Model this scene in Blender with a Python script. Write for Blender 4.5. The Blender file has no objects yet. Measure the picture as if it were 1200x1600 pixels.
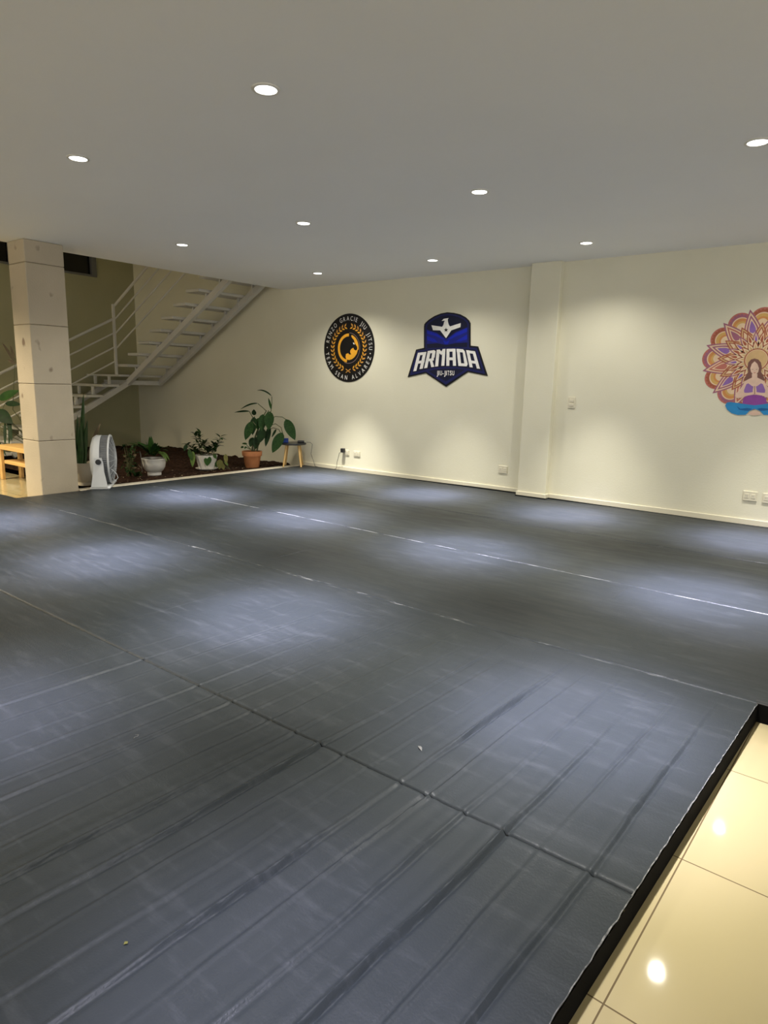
import bpy, math, random
import numpy as np
from mathutils import Vector, Matrix, noise
from mathutils.geometry import tessellate_polygon

random.seed(7)
SC = bpy.context.scene
COL = SC.collection
PI = math.pi
T = 0.08            # thickness of the training mat: its top is z = T, the tile floor is z = 0
CEIL = 2.6 + T

# ------------------------------------------------------------------ camera
CAMP = np.array([7.1496, -7.1071, 1.2563 + T])
FPX, YAW, PITCH, ROLL = 1028.44, 0.6595, 0.1925, 0.0247
_fw = np.array([-math.sin(YAW) * math.cos(PITCH), math.cos(YAW) * math.cos(PITCH), -math.sin(PITCH)])
_r0 = np.array([math.cos(YAW), math.sin(YAW), 0.0])
_u0 = np.cross(_r0, _fw)
_rt = math.cos(ROLL) * _r0 + math.sin(ROLL) * _u0
_up = -math.sin(ROLL) * _r0 + math.cos(ROLL) * _u0
cam_d = bpy.data.cameras.new('camera')
cam_d.sensor_fit = 'AUTO'
cam_d.sensor_width = 36.0
cam_d.lens = FPX / 1600 * 36.0
cam_d.clip_start = 0.05
cam = bpy.data.objects.new('camera', cam_d)
M = Matrix.Identity(4)
for i in range(3):
    M[i][0], M[i][1], M[i][2], M[i][3] = _rt[i], _up[i], -_fw[i], CAMP[i]
cam.matrix_world = M
COL.objects.link(cam)
SC.camera = cam


def at(px, py, ax, v):
    """the point of the plane coordinate[ax] = v seen at a pixel of the 1200x1600 frame"""
    d = _fw + _rt * (px - 600) / FPX - _up * (py - 800) / FPX
    t = (v - CAMP[ax]) / d[ax]
    return Vector(CAMP + t * d)


def at_depth(px, py, depth):
    d = _fw + _rt * (px - 600) / FPX - _up * (py - 800) / FPX
    return Vector(CAMP + depth * d)


def depth_of(P):
    return float((np.array(P) - CAMP) @ _fw)


# ------------------------------------------------------------------ materials
MATS = {}


def srgb(r, g, b):
    f = lambda c: c / 12.92 if c <= 0.04045 else ((c + 0.055) / 1.055) ** 2.4
    return (f(r / 255), f(g / 255), f(b / 255), 1)


def new_mat(name):
    m = bpy.data.materials.new(name)
    m.use_nodes = True
    nt = m.node_tree
    b = nt.nodes['Principled BSDF']
    MATS[name] = m
    return m, nt, b


def N(nt, kind, **kw):
    n = nt.nodes.new(kind)
    for k, v in kw.items():
        setattr(n, k, v)
    return n


def mat(name, c1, rough=0.5, c2=None, scale=8.0, bump=0.0, bscale=None, metallic=0.0, spec=0.5, detail=4, stretch=None, coat=0.0, obj=True):
    m, nt, b = new_mat(name)
    b.inputs['Roughness'].default_value = rough
    b.inputs['Metallic'].default_value = metallic
    b.inputs['Specular IOR Level'].default_value = spec
    b.inputs['Coat Weight'].default_value = coat
    b.inputs['Base Color'].default_value = c1
    tc = N(nt, 'ShaderNodeTexCoord')
    mp = N(nt, 'ShaderNodeMapping')
    if stretch:
        mp.inputs['Scale'].default_value = stretch
    nt.links.new(tc.outputs['Object'], mp.inputs['Vector'])
    if c2 is not None:
        nz = N(nt, 'ShaderNodeTexNoise')
        nz.inputs['Scale'].default_value = scale
        nz.inputs['Detail'].default_value = detail
        rp = N(nt, 'ShaderNodeValToRGB')
        rp.color_ramp.elements[0].color = c1
        rp.color_ramp.elements[1].color = c2
        rp.color_ramp.elements[0].position = 0.35
        rp.color_ramp.elements[1].position = 0.65
        nt.links.new(mp.outputs['Vector'], nz.inputs['Vector'])
        nt.links.new(nz.outputs['Fac'], rp.inputs['Fac'])
        nt.links.new(rp.outputs['Color'], b.inputs['Base Color'])
    if bump > 0:
        nb = N(nt, 'ShaderNodeTexNoise')
        nb.inputs['Scale'].default_value = bscale or scale * 4
        nb.inputs['Detail'].default_value = 5
        bp = N(nt, 'ShaderNodeBump')
        bp.inputs['Strength'].default_value = bump
        bp.inputs['Distance'].default_value = 0.01
        nt.links.new(mp.outputs['Vector'], nb.inputs['Vector'])
        nt.links.new(nb.outputs['Fac'], bp.inputs['Height'])
        nt.links.new(bp.outputs['Normal'], b.inputs['Normal'])
    return m


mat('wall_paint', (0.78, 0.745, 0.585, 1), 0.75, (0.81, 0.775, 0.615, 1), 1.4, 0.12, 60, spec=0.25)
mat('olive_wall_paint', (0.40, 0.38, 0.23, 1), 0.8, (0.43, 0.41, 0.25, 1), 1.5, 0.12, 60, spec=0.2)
mat('ceiling_paint', (0.90, 0.905, 0.89, 1), 0.8, (0.92, 0.925, 0.91, 1), 0.8, 0.05, 50, spec=0.2)
mat('baseboard_paint', (0.72, 0.67, 0.52, 1), 0.45, (0.75, 0.70, 0.55, 1), 3, spec=0.4)
mat('kerb_stone', (0.55, 0.50, 0.40, 1), 0.6, (0.66, 0.60, 0.48, 1), 14, 0.2, 60)
mat('white_steel', (0.62, 0.60, 0.54, 1), 0.45, (0.66, 0.64, 0.57, 1), 3)
mat('white_plastic', (0.72, 0.70, 0.64, 1), 0.4, (0.75, 0.73, 0.67, 1), 4)
mat('fan_plastic', (0.58, 0.60, 0.62, 1), 0.4, (0.62, 0.64, 0.66, 1), 6)
mat('fan_grey', (0.16, 0.17, 0.18, 1), 0.5, (0.20, 0.21, 0.22, 1), 12)
mat('black_plastic', (0.012, 0.012, 0.014, 1), 0.4, (0.018, 0.018, 0.02, 1), 8)
mat('dark_foam', (0.004, 0.004, 0.004, 1), 0.9, (0.006, 0.006, 0.006, 1), 10, spec=0.05)
mat('white_ceramic', (0.66, 0.64, 0.60, 1), 0.3, (0.70, 0.68, 0.63, 1), 5, coat=0.3)
mat('cream_ceramic', (0.56, 0.52, 0.43, 1), 0.45, (0.62, 0.57, 0.48, 1), 5)
mat('terracotta', (0.40, 0.15, 0.055, 1), 0.75, (0.47, 0.19, 0.075, 1), 9, 0.1)
mat('soil', (0.018, 0.010, 0.006, 1), 0.95, (0.048, 0.024, 0.015, 1), 30, 0.6, 90, spec=0.1)
mat('litter', (0.20, 0.14, 0.08, 1), 0.9, (0.32, 0.25, 0.15, 1), 20)
mat('leaf_dark', (0.006, 0.019, 0.005, 1), 0.5, (0.010, 0.034, 0.007, 1), 18, spec=0.15)
mat('leaf_mid', (0.014, 0.046, 0.008, 1), 0.5, (0.024, 0.072, 0.011, 1), 16, spec=0.15)
mat('leaf_light', (0.07, 0.12, 0.025, 1), 0.5, (0.11, 0.18, 0.04, 1), 16, spec=0.15)
mat('leaf_yellow', (0.12, 0.12, 0.035, 1), 0.5, (0.17, 0.16, 0.05, 1), 14, spec=0.15)
mat('leaf_mottled', (0.008, 0.032, 0.007, 1), 0.5, (0.026, 0.068, 0.014, 1), 45, spec=0.15)
mat('leaf_brown', (0.07, 0.05, 0.025, 1), 0.7, (0.11, 0.08, 0.04, 1), 16)
mat('stem', (0.07, 0.085, 0.03, 1), 0.6, (0.10, 0.11, 0.04, 1), 20)
mat('pine_wood', (0.62, 0.38, 0.13, 1), 0.5, (0.70, 0.46, 0.18, 1), 5, stretch=(1, 1, 0.15))
mat('bench_wood', (0.56, 0.34, 0.12, 1), 0.45, (0.66, 0.42, 0.16, 1), 6, stretch=(0.2, 3, 3))
mat('black_paint', (0.018, 0.02, 0.022, 1), 0.3, (0.024, 0.026, 0.028, 1), 6)
mat('blue_card', (0.01, 0.06, 0.42, 1), 0.45, (0.015, 0.08, 0.5, 1), 12)
mat('grey_metal', (0.14, 0.14, 0.13, 1), 0.5, (0.17, 0.17, 0.16, 1), 8)
mat('night_glass', (0.004, 0.004, 0.005, 1), 0.08, (0.006, 0.006, 0.007, 1), 3)
mat('paper', (0.12, 0.12, 0.115, 1), 0.9, (0.18, 0.18, 0.17, 1), 60)
mat('frayed', (0.06, 0.06, 0.06, 1), 0.9, (0.22, 0.22, 0.21, 1), 60)
# printed colours
for nm, c in dict(p_black=(17, 16, 18), p_white=(232, 230, 226), p_gold=(222, 160, 46), p_wheat=(206, 150, 70), p_bronze=(120, 70, 40),
                  p_navy=(22, 28, 84), p_deepnavy=(14, 18, 48), p_blue=(14, 34, 165), p_royal=(20, 30, 120), p_grey=(140, 120, 120),
                  m_rose=(188, 112, 100), m_purple=(160, 100, 122), m_violet=(142, 104, 170), m_orange=(208, 142, 82), m_yellow=(208, 166, 98),
                  m_cream=(226, 198, 164), m_rust=(166, 92, 68), m_tan=(206, 172, 124), m_skin=(222, 190, 170), m_hair=(122, 84, 76),
                  m_teal=(44, 136, 196), m_dkteal=(26, 96, 156), m_plum=(140, 72, 152), m_line=(180, 130, 116)).items():
    s = srgb(*c)
    mat(nm, s, 0.45, tuple(min(1, v * 1.12) for v in s[:3]) + (1,), 12, spec=0.3)


def lens_mat():
    m, nt, b = new_mat('lamp_lens')
    b.inputs['Base Color'].default_value = (1, 1, 1, 1)
    b.inputs['Emission Color'].default_value = (1.0, 0.985, 0.94, 1)
    b.inputs['Emission Strength'].default_value = 9.0


lens_mat()


def tile_mat():
    m, nt, b = new_mat('cream_tile')
    L = nt.links.new
    tc = N(nt, 'ShaderNodeTexCoord')
    mp = N(nt, 'ShaderNodeMapping')
    mp.inputs['Rotation'].default_value = (0, 0, math.radians(1.3))
    br = N(nt, 'ShaderNodeTexBrick')
    br.offset = 0.0
    br.squash = 1.0
    br.inputs['Scale'].default_value = 1.0
    br.inputs['Brick Width'].default_value = 0.6
    br.inputs['Row Height'].default_value = 0.6
    br.inputs['Mortar Size'].default_value = 0.0022
    br.inputs['Mortar Smooth'].default_value = 0.1
    br.inputs['Color1'].default_value = (0.40, 0.335, 0.185, 1)
    br.inputs['Color2'].default_value = (0.415, 0.35, 0.195, 1)
    br.inputs['Mortar'].default_value = (0.13, 0.095, 0.05, 1)
    # joints pass through (6.818, -5.225)
    a = math.radians(1.3)
    rx = 6.818 * math.cos(a) - (-5.225) * math.sin(a)
    ry = 6.818 * math.sin(a) + (-5.225) * math.cos(a)
    mp.inputs['Location'].default_value = (-(rx % 0.6), -(ry % 0.6), 0)
    L(tc.outputs['Object'], mp.inputs['Vector'])
    L(mp.outputs['Vector'], br.inputs['Vector'])
    L(br.outputs['Color'], b.inputs['Base Color'])
    b.inputs['Roughness'].default_value = 0.04
    b.inputs['Specular IOR Level'].default_value = 0.5


tile_mat()


def mat_vinyl(seams):
    """dark grey vinyl with fine grain, long scuffs and pale wear along the sheet joints"""
    m, nt, b = new_mat('dark_vinyl')
    L = nt.links.new
    tc = N(nt, 'ShaderNodeTexCoord')
    xyz = N(nt, 'ShaderNodeSeparateXYZ')
    L(tc.outputs['Object'], xyz.inputs['Vector'])

    def noise_of(scale, stretch, detail=4, rough=0.6, turn=0.0):
        mp = N(nt, 'ShaderNodeMapping')
        mp.inputs['Rotation'].default_value = (0, 0, turn)
        mp.inputs['Scale'].default_value = stretch
        nz = N(nt, 'ShaderNodeTexNoise')
        nz.inputs['Scale'].default_value = scale
        nz.inputs['Detail'].default_value = detail
        nz.inputs['Roughness'].default_value = rough
        L(tc.outputs['Object'], mp.inputs['Vector'])
        L(mp.outputs['Vector'], nz.inputs['Vector'])
        return nz.outputs['Fac']

    def ramp(src, lo, hi, a=0.0, c=1.0):
        r = N(nt, 'ShaderNodeMapRange')
        r.inputs['From Min'].default_value = lo
        r.inputs['From Max'].default_value = hi
        r.inputs['To Min'].default_value = a
        r.inputs['To Max'].default_value = c
        L(src, r.inputs['Value'])
        return r.outputs['Result']

    def math_(op, x, y):
        n = N(nt, 'ShaderNodeMath', operation=op)
        for k, v in ((0, x), (1, y)):
            if isinstance(v, (int, float)):
                n.inputs[k].default_value = v
            else:
                L(v, n.inputs[k])
        return n.outputs[0]

    def mixc(fac, ca, cb):
        n = N(nt, 'ShaderNodeMix', data_type='RGBA')
        if isinstance(fac, (int, float)):
            n.inputs['Factor'].default_value = fac
        else:
            L(fac, n.inputs['Factor'])
        for k, v in (('A', ca), ('B', cb)):
            s = [i for i in n.inputs if i.name == k and i.type == 'RGBA'][0]
            if isinstance(v, tuple):
                s.default_value = v
            else:
                L(v, s)
        return [o for o in n.outputs if o.type == 'RGBA'][0]

    big = ramp(noise_of(0.9, (1, 1, 1), 3), 0.35, 0.65)
    base = mixc(big, (0.020, 0.0245, 0.0275, 1), (0.026, 0.031, 0.0355, 1))
    scx = ramp(noise_of(5, (0.8, 4.0, 1), 7, 0.75, 0.5), 0.52, 0.80, 0, 0.55)
    scy = ramp(noise_of(6, (6.0, 0.45, 1), 6, 0.7), 0.60, 0.84, 0, 0.30)
    sc = math_('MAXIMUM', scx, scy)
    c2 = mixc(sc, base, (0.066, 0.072, 0.080, 1))
    # wear beside the joints
    wear = None
    for y0, k, thr, wd in seams:
        yy = math_('ADD', xyz.outputs['Y'], math_('MULTIPLY', xyz.outputs['X'], -k))
        d = math_('ABSOLUTE', math_('SUBTRACT', yy, y0), 0)
        near = ramp(d, wd, wd * 0.55)
        nz = ramp(noise_of(2.6, (1.6, 14, 1), 5, 0.75), thr, thr + 0.05)
        w = math_('MULTIPLY', near, nz)
        wear = w if wear is None else math_('MAXIMUM', wear, w)
    c3 = mixc(math_('MULTIPLY', wear, 0.8), c2, (0.19, 0.195, 0.20, 1))
    L(c3, b.inputs['Base Color'])
    rg = ramp(noise_of(5, (0.6, 3.0, 1), 5), 0.3, 0.7, 0.36, 0.50)
    L(rg, b.inputs['Roughness'])
    b.inputs['Specular IOR Level'].default_value = 0.16
    # grain
    bp = N(nt, 'ShaderNodeBump')
    bp.inputs['Strength'].default_value = 0.22
    bp.inputs['Distance'].default_value = 0.004
    L(math_('ADD', noise_of(160, (1, 1, 1), 2), math_('MULTIPLY', noise_of(9, (0.7, 5, 1), 5), 0.9)), bp.inputs['Height'])
    L(bp.outputs['Normal'], b.inputs['Normal'])


SEAM = [(-1.42, -0.022), (-2.70, -0.025), (-4.14, -0.003), (-5.55, 0.0), (-6.95, 0.0)]
mat_vinyl([(-1.42, -0.022, 0.60, 0.010), (-2.70, -0.025, 0.47, 0.010), (-4.14, -0.003, 0.555, 0.020), (-5.55, 0.0, 0.66, 0.012)])


def stone_mat():
    m, nt, b = new_mat('quarry_stone')
    L = nt.links.new
    tc = N(nt, 'ShaderNodeTexCoord')
    n1 = N(nt, 'ShaderNodeTexNoise')
    n1.inputs['Scale'].default_value = 3.5
    n1.inputs['Detail'].default_value = 6
    r1 = N(nt, 'ShaderNodeValToRGB')
    r1.color_ramp.elements[0].color = (0.46, 0.40, 0.30, 1)
    r1.color_ramp.elements[1].color = (0.58, 0.50, 0.38, 1)
    L(tc.outputs['Object'], n1.inputs['Vector'])
    L(n1.outputs['Fac'], r1.inputs['Fac'])
    n2 = N(nt, 'ShaderNodeTexNoise')
    n2.inputs['Scale'].default_value = 7.5
    n2.inputs['Detail'].default_value = 1.5
    mp = N(nt, 'ShaderNodeMapping')
    mp.inputs['Scale'].default_value = (1, 1, 0.7)
    L(tc.outputs['Object'], mp.inputs['Vector'])
    L(mp.outputs['Vector'], n2.inputs['Vector'])
    r2 = N(nt, 'ShaderNodeMapRange')
    r2.inputs['From Min'].default_value = 0.665
    r2.inputs['From Max'].default_value = 0.74
    L(n2.outputs['Fac'], r2.inputs['Value'])
    mx = N(nt, 'ShaderNodeMix', data_type='RGBA')
    L(r2.outputs['Result'], mx.inputs['Factor'])
    A = [i for i in mx.inputs if i.name == 'A' and i.type == 'RGBA'][0]
    B = [i for i in mx.inputs if i.name == 'B' and i.type == 'RGBA'][0]
    L(r1.outputs['Color'], A)
    B.default_value = (0.24, 0.18, 0.13, 1)
    L([o for o in mx.outputs if o.type == 'RGBA'][0], b.inputs['Base Color'])
    b.inputs['Roughness'].default_value = 0.85
    b.inputs['Specular IOR Level'].default_value = 0.2
    bp = N(nt, 'ShaderNodeBump')
    bp.inputs['Strength'].default_value = 0.25
    bp.inputs['Distance'].default_value = 0.01
    n3 = N(nt, 'ShaderNodeTexNoise')
    n3.inputs['Scale'].default_value = 60
    L(tc.outputs['Object'], n3.inputs['Vector'])
    ad = N(nt, 'ShaderNodeMath', operation='SUBTRACT')
    L(n3.outputs['Fac'], ad.inputs[0])
    L(r2.outputs['Result'], ad.inputs[1])
    L(ad.outputs[0], bp.inputs['Height'])
    L(bp.outputs['Normal'], b.inputs['Normal'])


stone_mat()


# ------------------------------------------------------------------ mesh helpers
class MB:
    """collects shapes into ONE mesh"""

    def __init__(self):
        self.v, self.f, self.m, self.s = [], [], [], []
        self.slots = []

    def slot(self, name):
        if name not in self.slots:
            self.slots.append(name)
        return self.slots.index(name)

    def add(self, verts, faces, m, smooth=False):
        o = len(self.v)
        k = self.slot(m)
        self.v += [tuple(p) for p in verts]
        for f in faces:
            self.f.append(tuple(o + i for i in f))
            self.m.append(k)
            self.s.append(smooth)

    def box(self, x0, x1, y0, y1, z0, z1, m, bev=0.0, xf=None):
        if bev > 0:
            b = min(bev, (x1 - x0) / 2.01, (y1 - y0) / 2.01, (z1 - z0) / 2.01)
            vs, idx = [], {}
            for sx in (0, 1):
                for sy in (0, 1):
                    for sz in (0, 1):
                        c = ((x0, x1)[sx], (y0, y1)[sy], (z0, z1)[sz])
                        s = (1 - 2 * sx, 1 - 2 * sy, 1 - 2 * sz)
                        for a in range(3):
                            p = [c[i] + s[i] * b for i in range(3)]
                            p[a] = c[a]
                            idx[(sx, sy, sz, a)] = len(vs)
                            vs.append(p)
            fs = []
            for a in range(3):
                o1, o2 = [(1, 2), (2, 0), (0, 1)][a]
                for s in (0, 1):
                    q = []
                    for u, w in ((0, 0), (1, 0), (1, 1), (0, 1)):
                        k = [0, 0, 0]
                        k[a], k[o1], k[o2] = s, u, w
                        q.append(idx[(*k, a)])
                    fs.append(q if s else q[::-1])
            for a in range(3):       # edges along axis a
                o1, o2 = [(1, 2), (2, 0), (0, 1)][a]
                for u in (0, 1):
                    for w in (0, 1):
                        k0, k1 = [0, 0, 0], [0, 0, 0]
                        k0[o1] = k1[o1] = u
                        k0[o2] = k1[o2] = w
                        k1[a] = 1
                        q = [idx[(*k0, o1)], idx[(*k1, o1)], idx[(*k1, o2)], idx[(*k0, o2)]]
                        fs.append(q if u == w else q[::-1])
            for sx in (0, 1):
                for sy in (0, 1):
                    for sz in (0, 1):
                        fs.append([idx[(sx, sy, sz, a)] for a in range(3)])
        else:
            vs = [(x, y, z) for z in (z0, z1) for y in (y0, y1) for x in (x0, x1)]
            fs = [(0, 2, 3, 1), (4, 5, 7, 6), (0, 1, 5, 4), (2, 6, 7, 3), (0, 4, 6, 2), (1, 3, 7, 5)]
        if xf is not None:
            vs = [xf @ Vector(p) for p in vs]
        self.add(vs, fs, m)

    def bar(self, a, b, w, h, m, up=(0, 0, 1), bev=0.0):
        """rectangular bar from a to b, w across, h along up"""
        a, b, up = Vector(a), Vector(b), Vector(up)
        t = (b - a)
        L = t.length
        t.normalize()
        s = t.cross(up)
        s.normalize()
        u = s.cross(t)
        xf = Matrix(((t.x, s.x, u.x, a.x), (t.y, s.y, u.y, a.y), (t.z, s.z, u.z, a.z), (0, 0, 0, 1)))
        self.box(0, L, -w / 2, w / 2, -h / 2, h / 2, m, bev, xf)

    def tube(self, pts, r, m, n=8, closed=False, cap=True):
        pts = [Vector(p) for p in pts]
        k = len(pts)
        rs = r if isinstance(r, (list, tuple)) else [r] * k
        rings = []
        prev = None
        for i, p in enumerate(pts):
            if closed:
                t = pts[(i + 1) % k] - pts[i - 1]
            else:
                t = pts[min(i + 1, k - 1)] - pts[max(i - 1, 0)]
            if t.length < 1e-9:
                t = Vector((0, 0, 1))
            t.normalize()
            if prev is None:
                ref = Vector((0, 0, 1)) if abs(t.z) < 0.9 else Vector((1, 0, 0))
                s = t.cross(ref)
            else:
                s = prev - t * prev.dot(t)
            s.normalize()
            prev = s
            u = t.cross(s)
            rings.append([p + (s * math.cos(2 * PI * j / n) + u * math.sin(2 * PI * j / n)) * rs[i] for j in range(n)])
        vs = [q for rg in rings for q in rg]
        fs = []
        for i in range(k if closed else k - 1):
            i2 = (i + 1) % k
            for j in range(n):
                fs.append((i * n + j, i * n + (j + 1) % n, i2 * n + (j + 1) % n, i2 * n + j))
        if cap and not closed:
            fs.append(tuple(range(n))[::-1])
            fs.append(tuple((k - 1) * n + j for j in range(n)))
        self.add(vs, fs, m, True)

    def lathe(self, prof, m, n=32, xf=None, flute=0.0, nfl=0, smooth=True):
        """profile [(radius, z)...] about the z axis"""
        vs, fs = [], []
        k = len(prof)
        for r, z in prof:
            for j in range(n):
                a = 2 * PI * j / n
                rr = r * (1 + flute * math.cos(nfl * a)) if nfl else r
                vs.append(Vector((rr * math.cos(a), rr * math.sin(a), z)))
        for i in range(k - 1):
            for j in range(n):
                fs.append((i * n + j, i * n + (j + 1) % n, (i + 1) * n + (j + 1) % n, (i + 1) * n + j))
        if xf is not None:
            vs = [xf @ p for p in vs]
        self.add(vs, fs, m, smooth)

    def disc(self, r, z, m, n=32, xf=None, flip=False):
        vs = [Vector((r * math.cos(2 * PI * j / n), r * math.sin(2 * PI * j / n), z)) for j in range(n)]
        if xf is not None:
            vs = [xf @ p for p in vs]
        f = tuple(range(n))
        self.add(vs, [f[::-1] if flip else f], m)

    def poly(self, pts3, m):
        """flat, possibly concave polygon"""
        pts3 = [Vector(p) for p in pts3]
        tris = tessellate_polygon([pts3])
        self.add(pts3, tris, m)

    def leaf(self, base, tip, width, m, up=Vector((0, 0, 1)), bend=0.1, fold=0.25, n=8, sharp=0.75, twist=None):
        base, tip = Vector(base), Vector(tip)
        L = (tip - base).length
        ctrl = (base + tip) / 2 + Vector(up) * bend * L
        vs = []
        for i in range(n + 1):
            t = i / n
            c = base * (1 - t) ** 2 + ctrl * 2 * t * (1 - t) + tip * t * t
            tan = (ctrl - base) * (1 - t) + (tip - ctrl) * t
            tan.normalize()
            ref = Vector(twist) if twist is not None else Vector(up)
            s = tan.cross(ref)
            if s.length < 1e-4:
                s = tan.cross(Vector((0.3, 0.8, 0.1)))
            s.normalize()
            nn = s.cross(tan)
            w = width / 2 * (math.sin(PI * min(1, t ** sharp)) ** 0.8 if 0 < t < 1 else 0.0) + 0.0008
            vs += [c - s * w + nn * w * fold, c, c + s * w + nn * w * fold]
        fs = []
        for i in range(n):
            for j in (0, 1):
                a = i * 3 + j
                fs.append((a, a + 1, a + 4, a + 3))
        self.add(vs, fs, m, True)

    def build(self, name, parent=None, loc=None):
        me = bpy.data.meshes.new(name)
        me.from_pydata(self.v, [], self.f)
        for s in self.slots:
            me.materials.append(MATS[s])
        me.polygons.foreach_set('material_index', self.m)
        me.polygons.foreach_set('use_smooth', self.s)
        me.update()
        if any(self.s):
            try:
                me.set_sharp_from_angle(angle=math.radians(42))
            except Exception:
                pass
        o = bpy.data.objects.new(name, me)
        COL.objects.link(o)
        if parent is not None:
            o.parent = parent
        if loc is not None:
            o.location = loc
        return o


def tag(o, label, cat, group=None, kind=None):
    o['label'] = label
    o['category'] = cat
    if group:
        o['group'] = group
    if kind:
        o['kind'] = kind
    return o


def thing(name, label, cat, loc=(0, 0, 0), rz=0.0, group=None, kind=None):
    o = bpy.data.objects.new(name, None)
    o.empty_display_size = 0.1
    COL.objects.link(o)
    o.location = loc
    o.rotation_euler = (0, 0, rz)
    return tag(o, label, cat, group, kind)


def struct(o):
    o['kind'] = 'structure'
    return o


def copy_tree(o, parent=None):
    c = o.copy()
    COL.objects.link(c)
    if parent is not None:
        c.parent = parent
    for ch in [k for k in bpy.data.objects if k.parent == o]:
        copy_tree(ch, c)
    return c


def local(root, fn):
    """world-space points moved into a root's frame (roots here only translate)"""
    return fn


# ------------------------------------------------------------------ the room
WL = 0.075            # the wall left of the pilaster stands a little deeper
PY = -0.085
PX0, PX1 = at(819, 600, 1, PY).x, at(864, 600, 1, PY).x
b = MB()
b.box(-6.0, 13.0, -13.0, 0.3, -0.1, 0.0, 'cream_tile')
struct(b.build('floor'))
b = MB()
b.box(-0.42, 13.0, -13.0, 0.3, CEIL, CEIL + 0.3, 'ceiling_paint')
b.box(-6.0, -0.42, -13.0, -6.0, CEIL, CEIL + 0.3, 'ceiling_paint')
struct(b.build('ceiling'))
b = MB()
b.box(-4.62, PX0 + 0.02, WL, WL + 0.2, 0, 5.2, 'wall_paint')
b.box(PX0, PX1, PY, WL + 0.2, 0, CEIL, 'wall_paint', 0.004)
b.box(PX1 - 0.02, 13.0, 0.0, WL + 0.2, 0, CEIL, 'wall_paint')
struct(b.build('wall_back'))
# far stair wall with a window opening high up
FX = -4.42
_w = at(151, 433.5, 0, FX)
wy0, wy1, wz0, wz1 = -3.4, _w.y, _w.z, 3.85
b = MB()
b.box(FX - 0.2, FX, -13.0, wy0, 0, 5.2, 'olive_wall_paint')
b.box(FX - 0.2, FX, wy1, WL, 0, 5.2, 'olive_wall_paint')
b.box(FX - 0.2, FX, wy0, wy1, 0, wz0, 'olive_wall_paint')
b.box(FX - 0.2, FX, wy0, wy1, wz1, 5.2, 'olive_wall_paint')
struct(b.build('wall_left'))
b = MB()
b.box(-4.62, -0.42, -6.0, WL + 0.2, 5.2, 5.3, 'ceiling_paint')
b.box(-0.42, -0.38, -6.0, WL, CEIL + 0.3, 5.2, 'ceiling_paint')
b.box(-4.62, -0.42, -6.1, -6.0, CEIL, 5.2, 'ceiling_paint')
struct(b.build('ceiling_stairwell'))
b = MB()
for y0, y1 in ((wy0, wy0 + 0.08), (wy1 - 0.09, wy1)):
    b.box(FX - 0.1, FX + 0.02, y0, y1, wz0, wz1, 'grey_metal', 0.004)
b.box(FX - 0.1, FX + 0.02, wy0 + 0.08, wy1 - 0.09, wz0, wz0 + 0.035, 'grey_metal', 0.004)
b.box(FX - 0.1, FX + 0.02, wy0 + 0.08, wy1 - 0.09, wz1 - 0.05, wz1, 'grey_metal', 0.004)
b.box(FX - 0.08, FX + 0.0, -2.1, -2.04, wz0 + 0.035, wz1 - 0.05, 'grey_metal', 0.004)
w = struct(b.build('window_1'))
b = MB()
b.box(FX - 0.06, FX - 0.05, wy0 + 0.08, wy1 - 0.09, wz0 + 0.035, wz1 - 0.05, 'night_glass')
b.build('pane', w)
# baseboards
BH = T + 0.055
b = MB()
b.box(0.0, PX0, WL - 0.014, WL, 0, BH, 'baseboard_paint', 0.003)
struct(b.build('baseboard_left'))
b = MB()
b.box(PX0 - 0.013, PX1 + 0.013, PY - 0.014, PY, 0, BH, 'baseboard_paint', 0.003)
b.box(PX1, PX1 + 0.013, PY, -0.012, 0, BH, 'baseboard_paint', 0.002)
struct(b.build('baseboard_pilaster'))
b = MB()
b.box(PX1 + 0.012, 13.0, -0.013, 0.0, 0, BH, 'baseboard_paint', 0.003)
struct(b.build('baseboard_right'))
# kerb of the planting bed
b = MB()
b.box(-0.14, -0.004, -3.44, WL - 0.001, 0, T + 0.001, 'kerb_stone', 0.006)
struct(b.build('trim_kerb'))

# stone column: stacked blocks with tight joints
b = MB()
cx0, cx1, cy0, cy1 = -0.40, -0.03, -3.85, -3.45
zs = [0.0, 0.567 + T, 1.165 + T, 1.769 + T, 2.377 + T, CEIL]
for i in range(5):
    b.box(cx0, cx1, cy0, cy1, zs[i] + (0.002 if i else 0), zs[i + 1] - 0.002, 'quarry_stone', 0.006)
b.box(cx0 + 0.006, cx1 - 0.006, cy0 + 0.006, cy1 - 0.006, 0.01, CEIL - 0.01, 'leaf_brown')
col = b.build('stone_column')
tag(col, 'square cream stone column of stacked pitted blocks beside the planting bed', 'column', kind='structure')

# ------------------------------------------------------------------ training mat
tm = thing('training_mat', 'large dark grey vinyl training mat with long creases covering the room', 'mat', (0, 0, 0))
TM = Vector((0, 0, 0))


def right_edge(y):
    return 6.838 + 0.045 * (y + 4.16) if y < -4.16 else 8.9


# creases: position at y = -5.5, height, strength by strip
CRE = []
for u, a in ((6.654, 3.4), (6.53, 2.4), (6.406, 4.2), (6.276, 2.4), (6.147, 3.2), (6.029, 4.6), (5.905, 1.1), (5.800, 1.5), (5.69, 3.4), (5.553, 3.2),
             (5.43, 1.4), (5.32, 0.9), (5.20, 2.0), (5.12, 1.8), (4.98, 0.9), (4.86, 0.7), (4.72, 1.3), (4.58, 1.4), (4.44, 0.7), (4.25, 0.5), (4.05, 0.4)):
    CRE.append((u, a * 0.0021, random.uniform(0, 50), -1 if len(CRE) % 3 == 1 else 1))


def seam_y(i, x):
    return SEAM[i][0] + SEAM[i][1] * x


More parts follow.
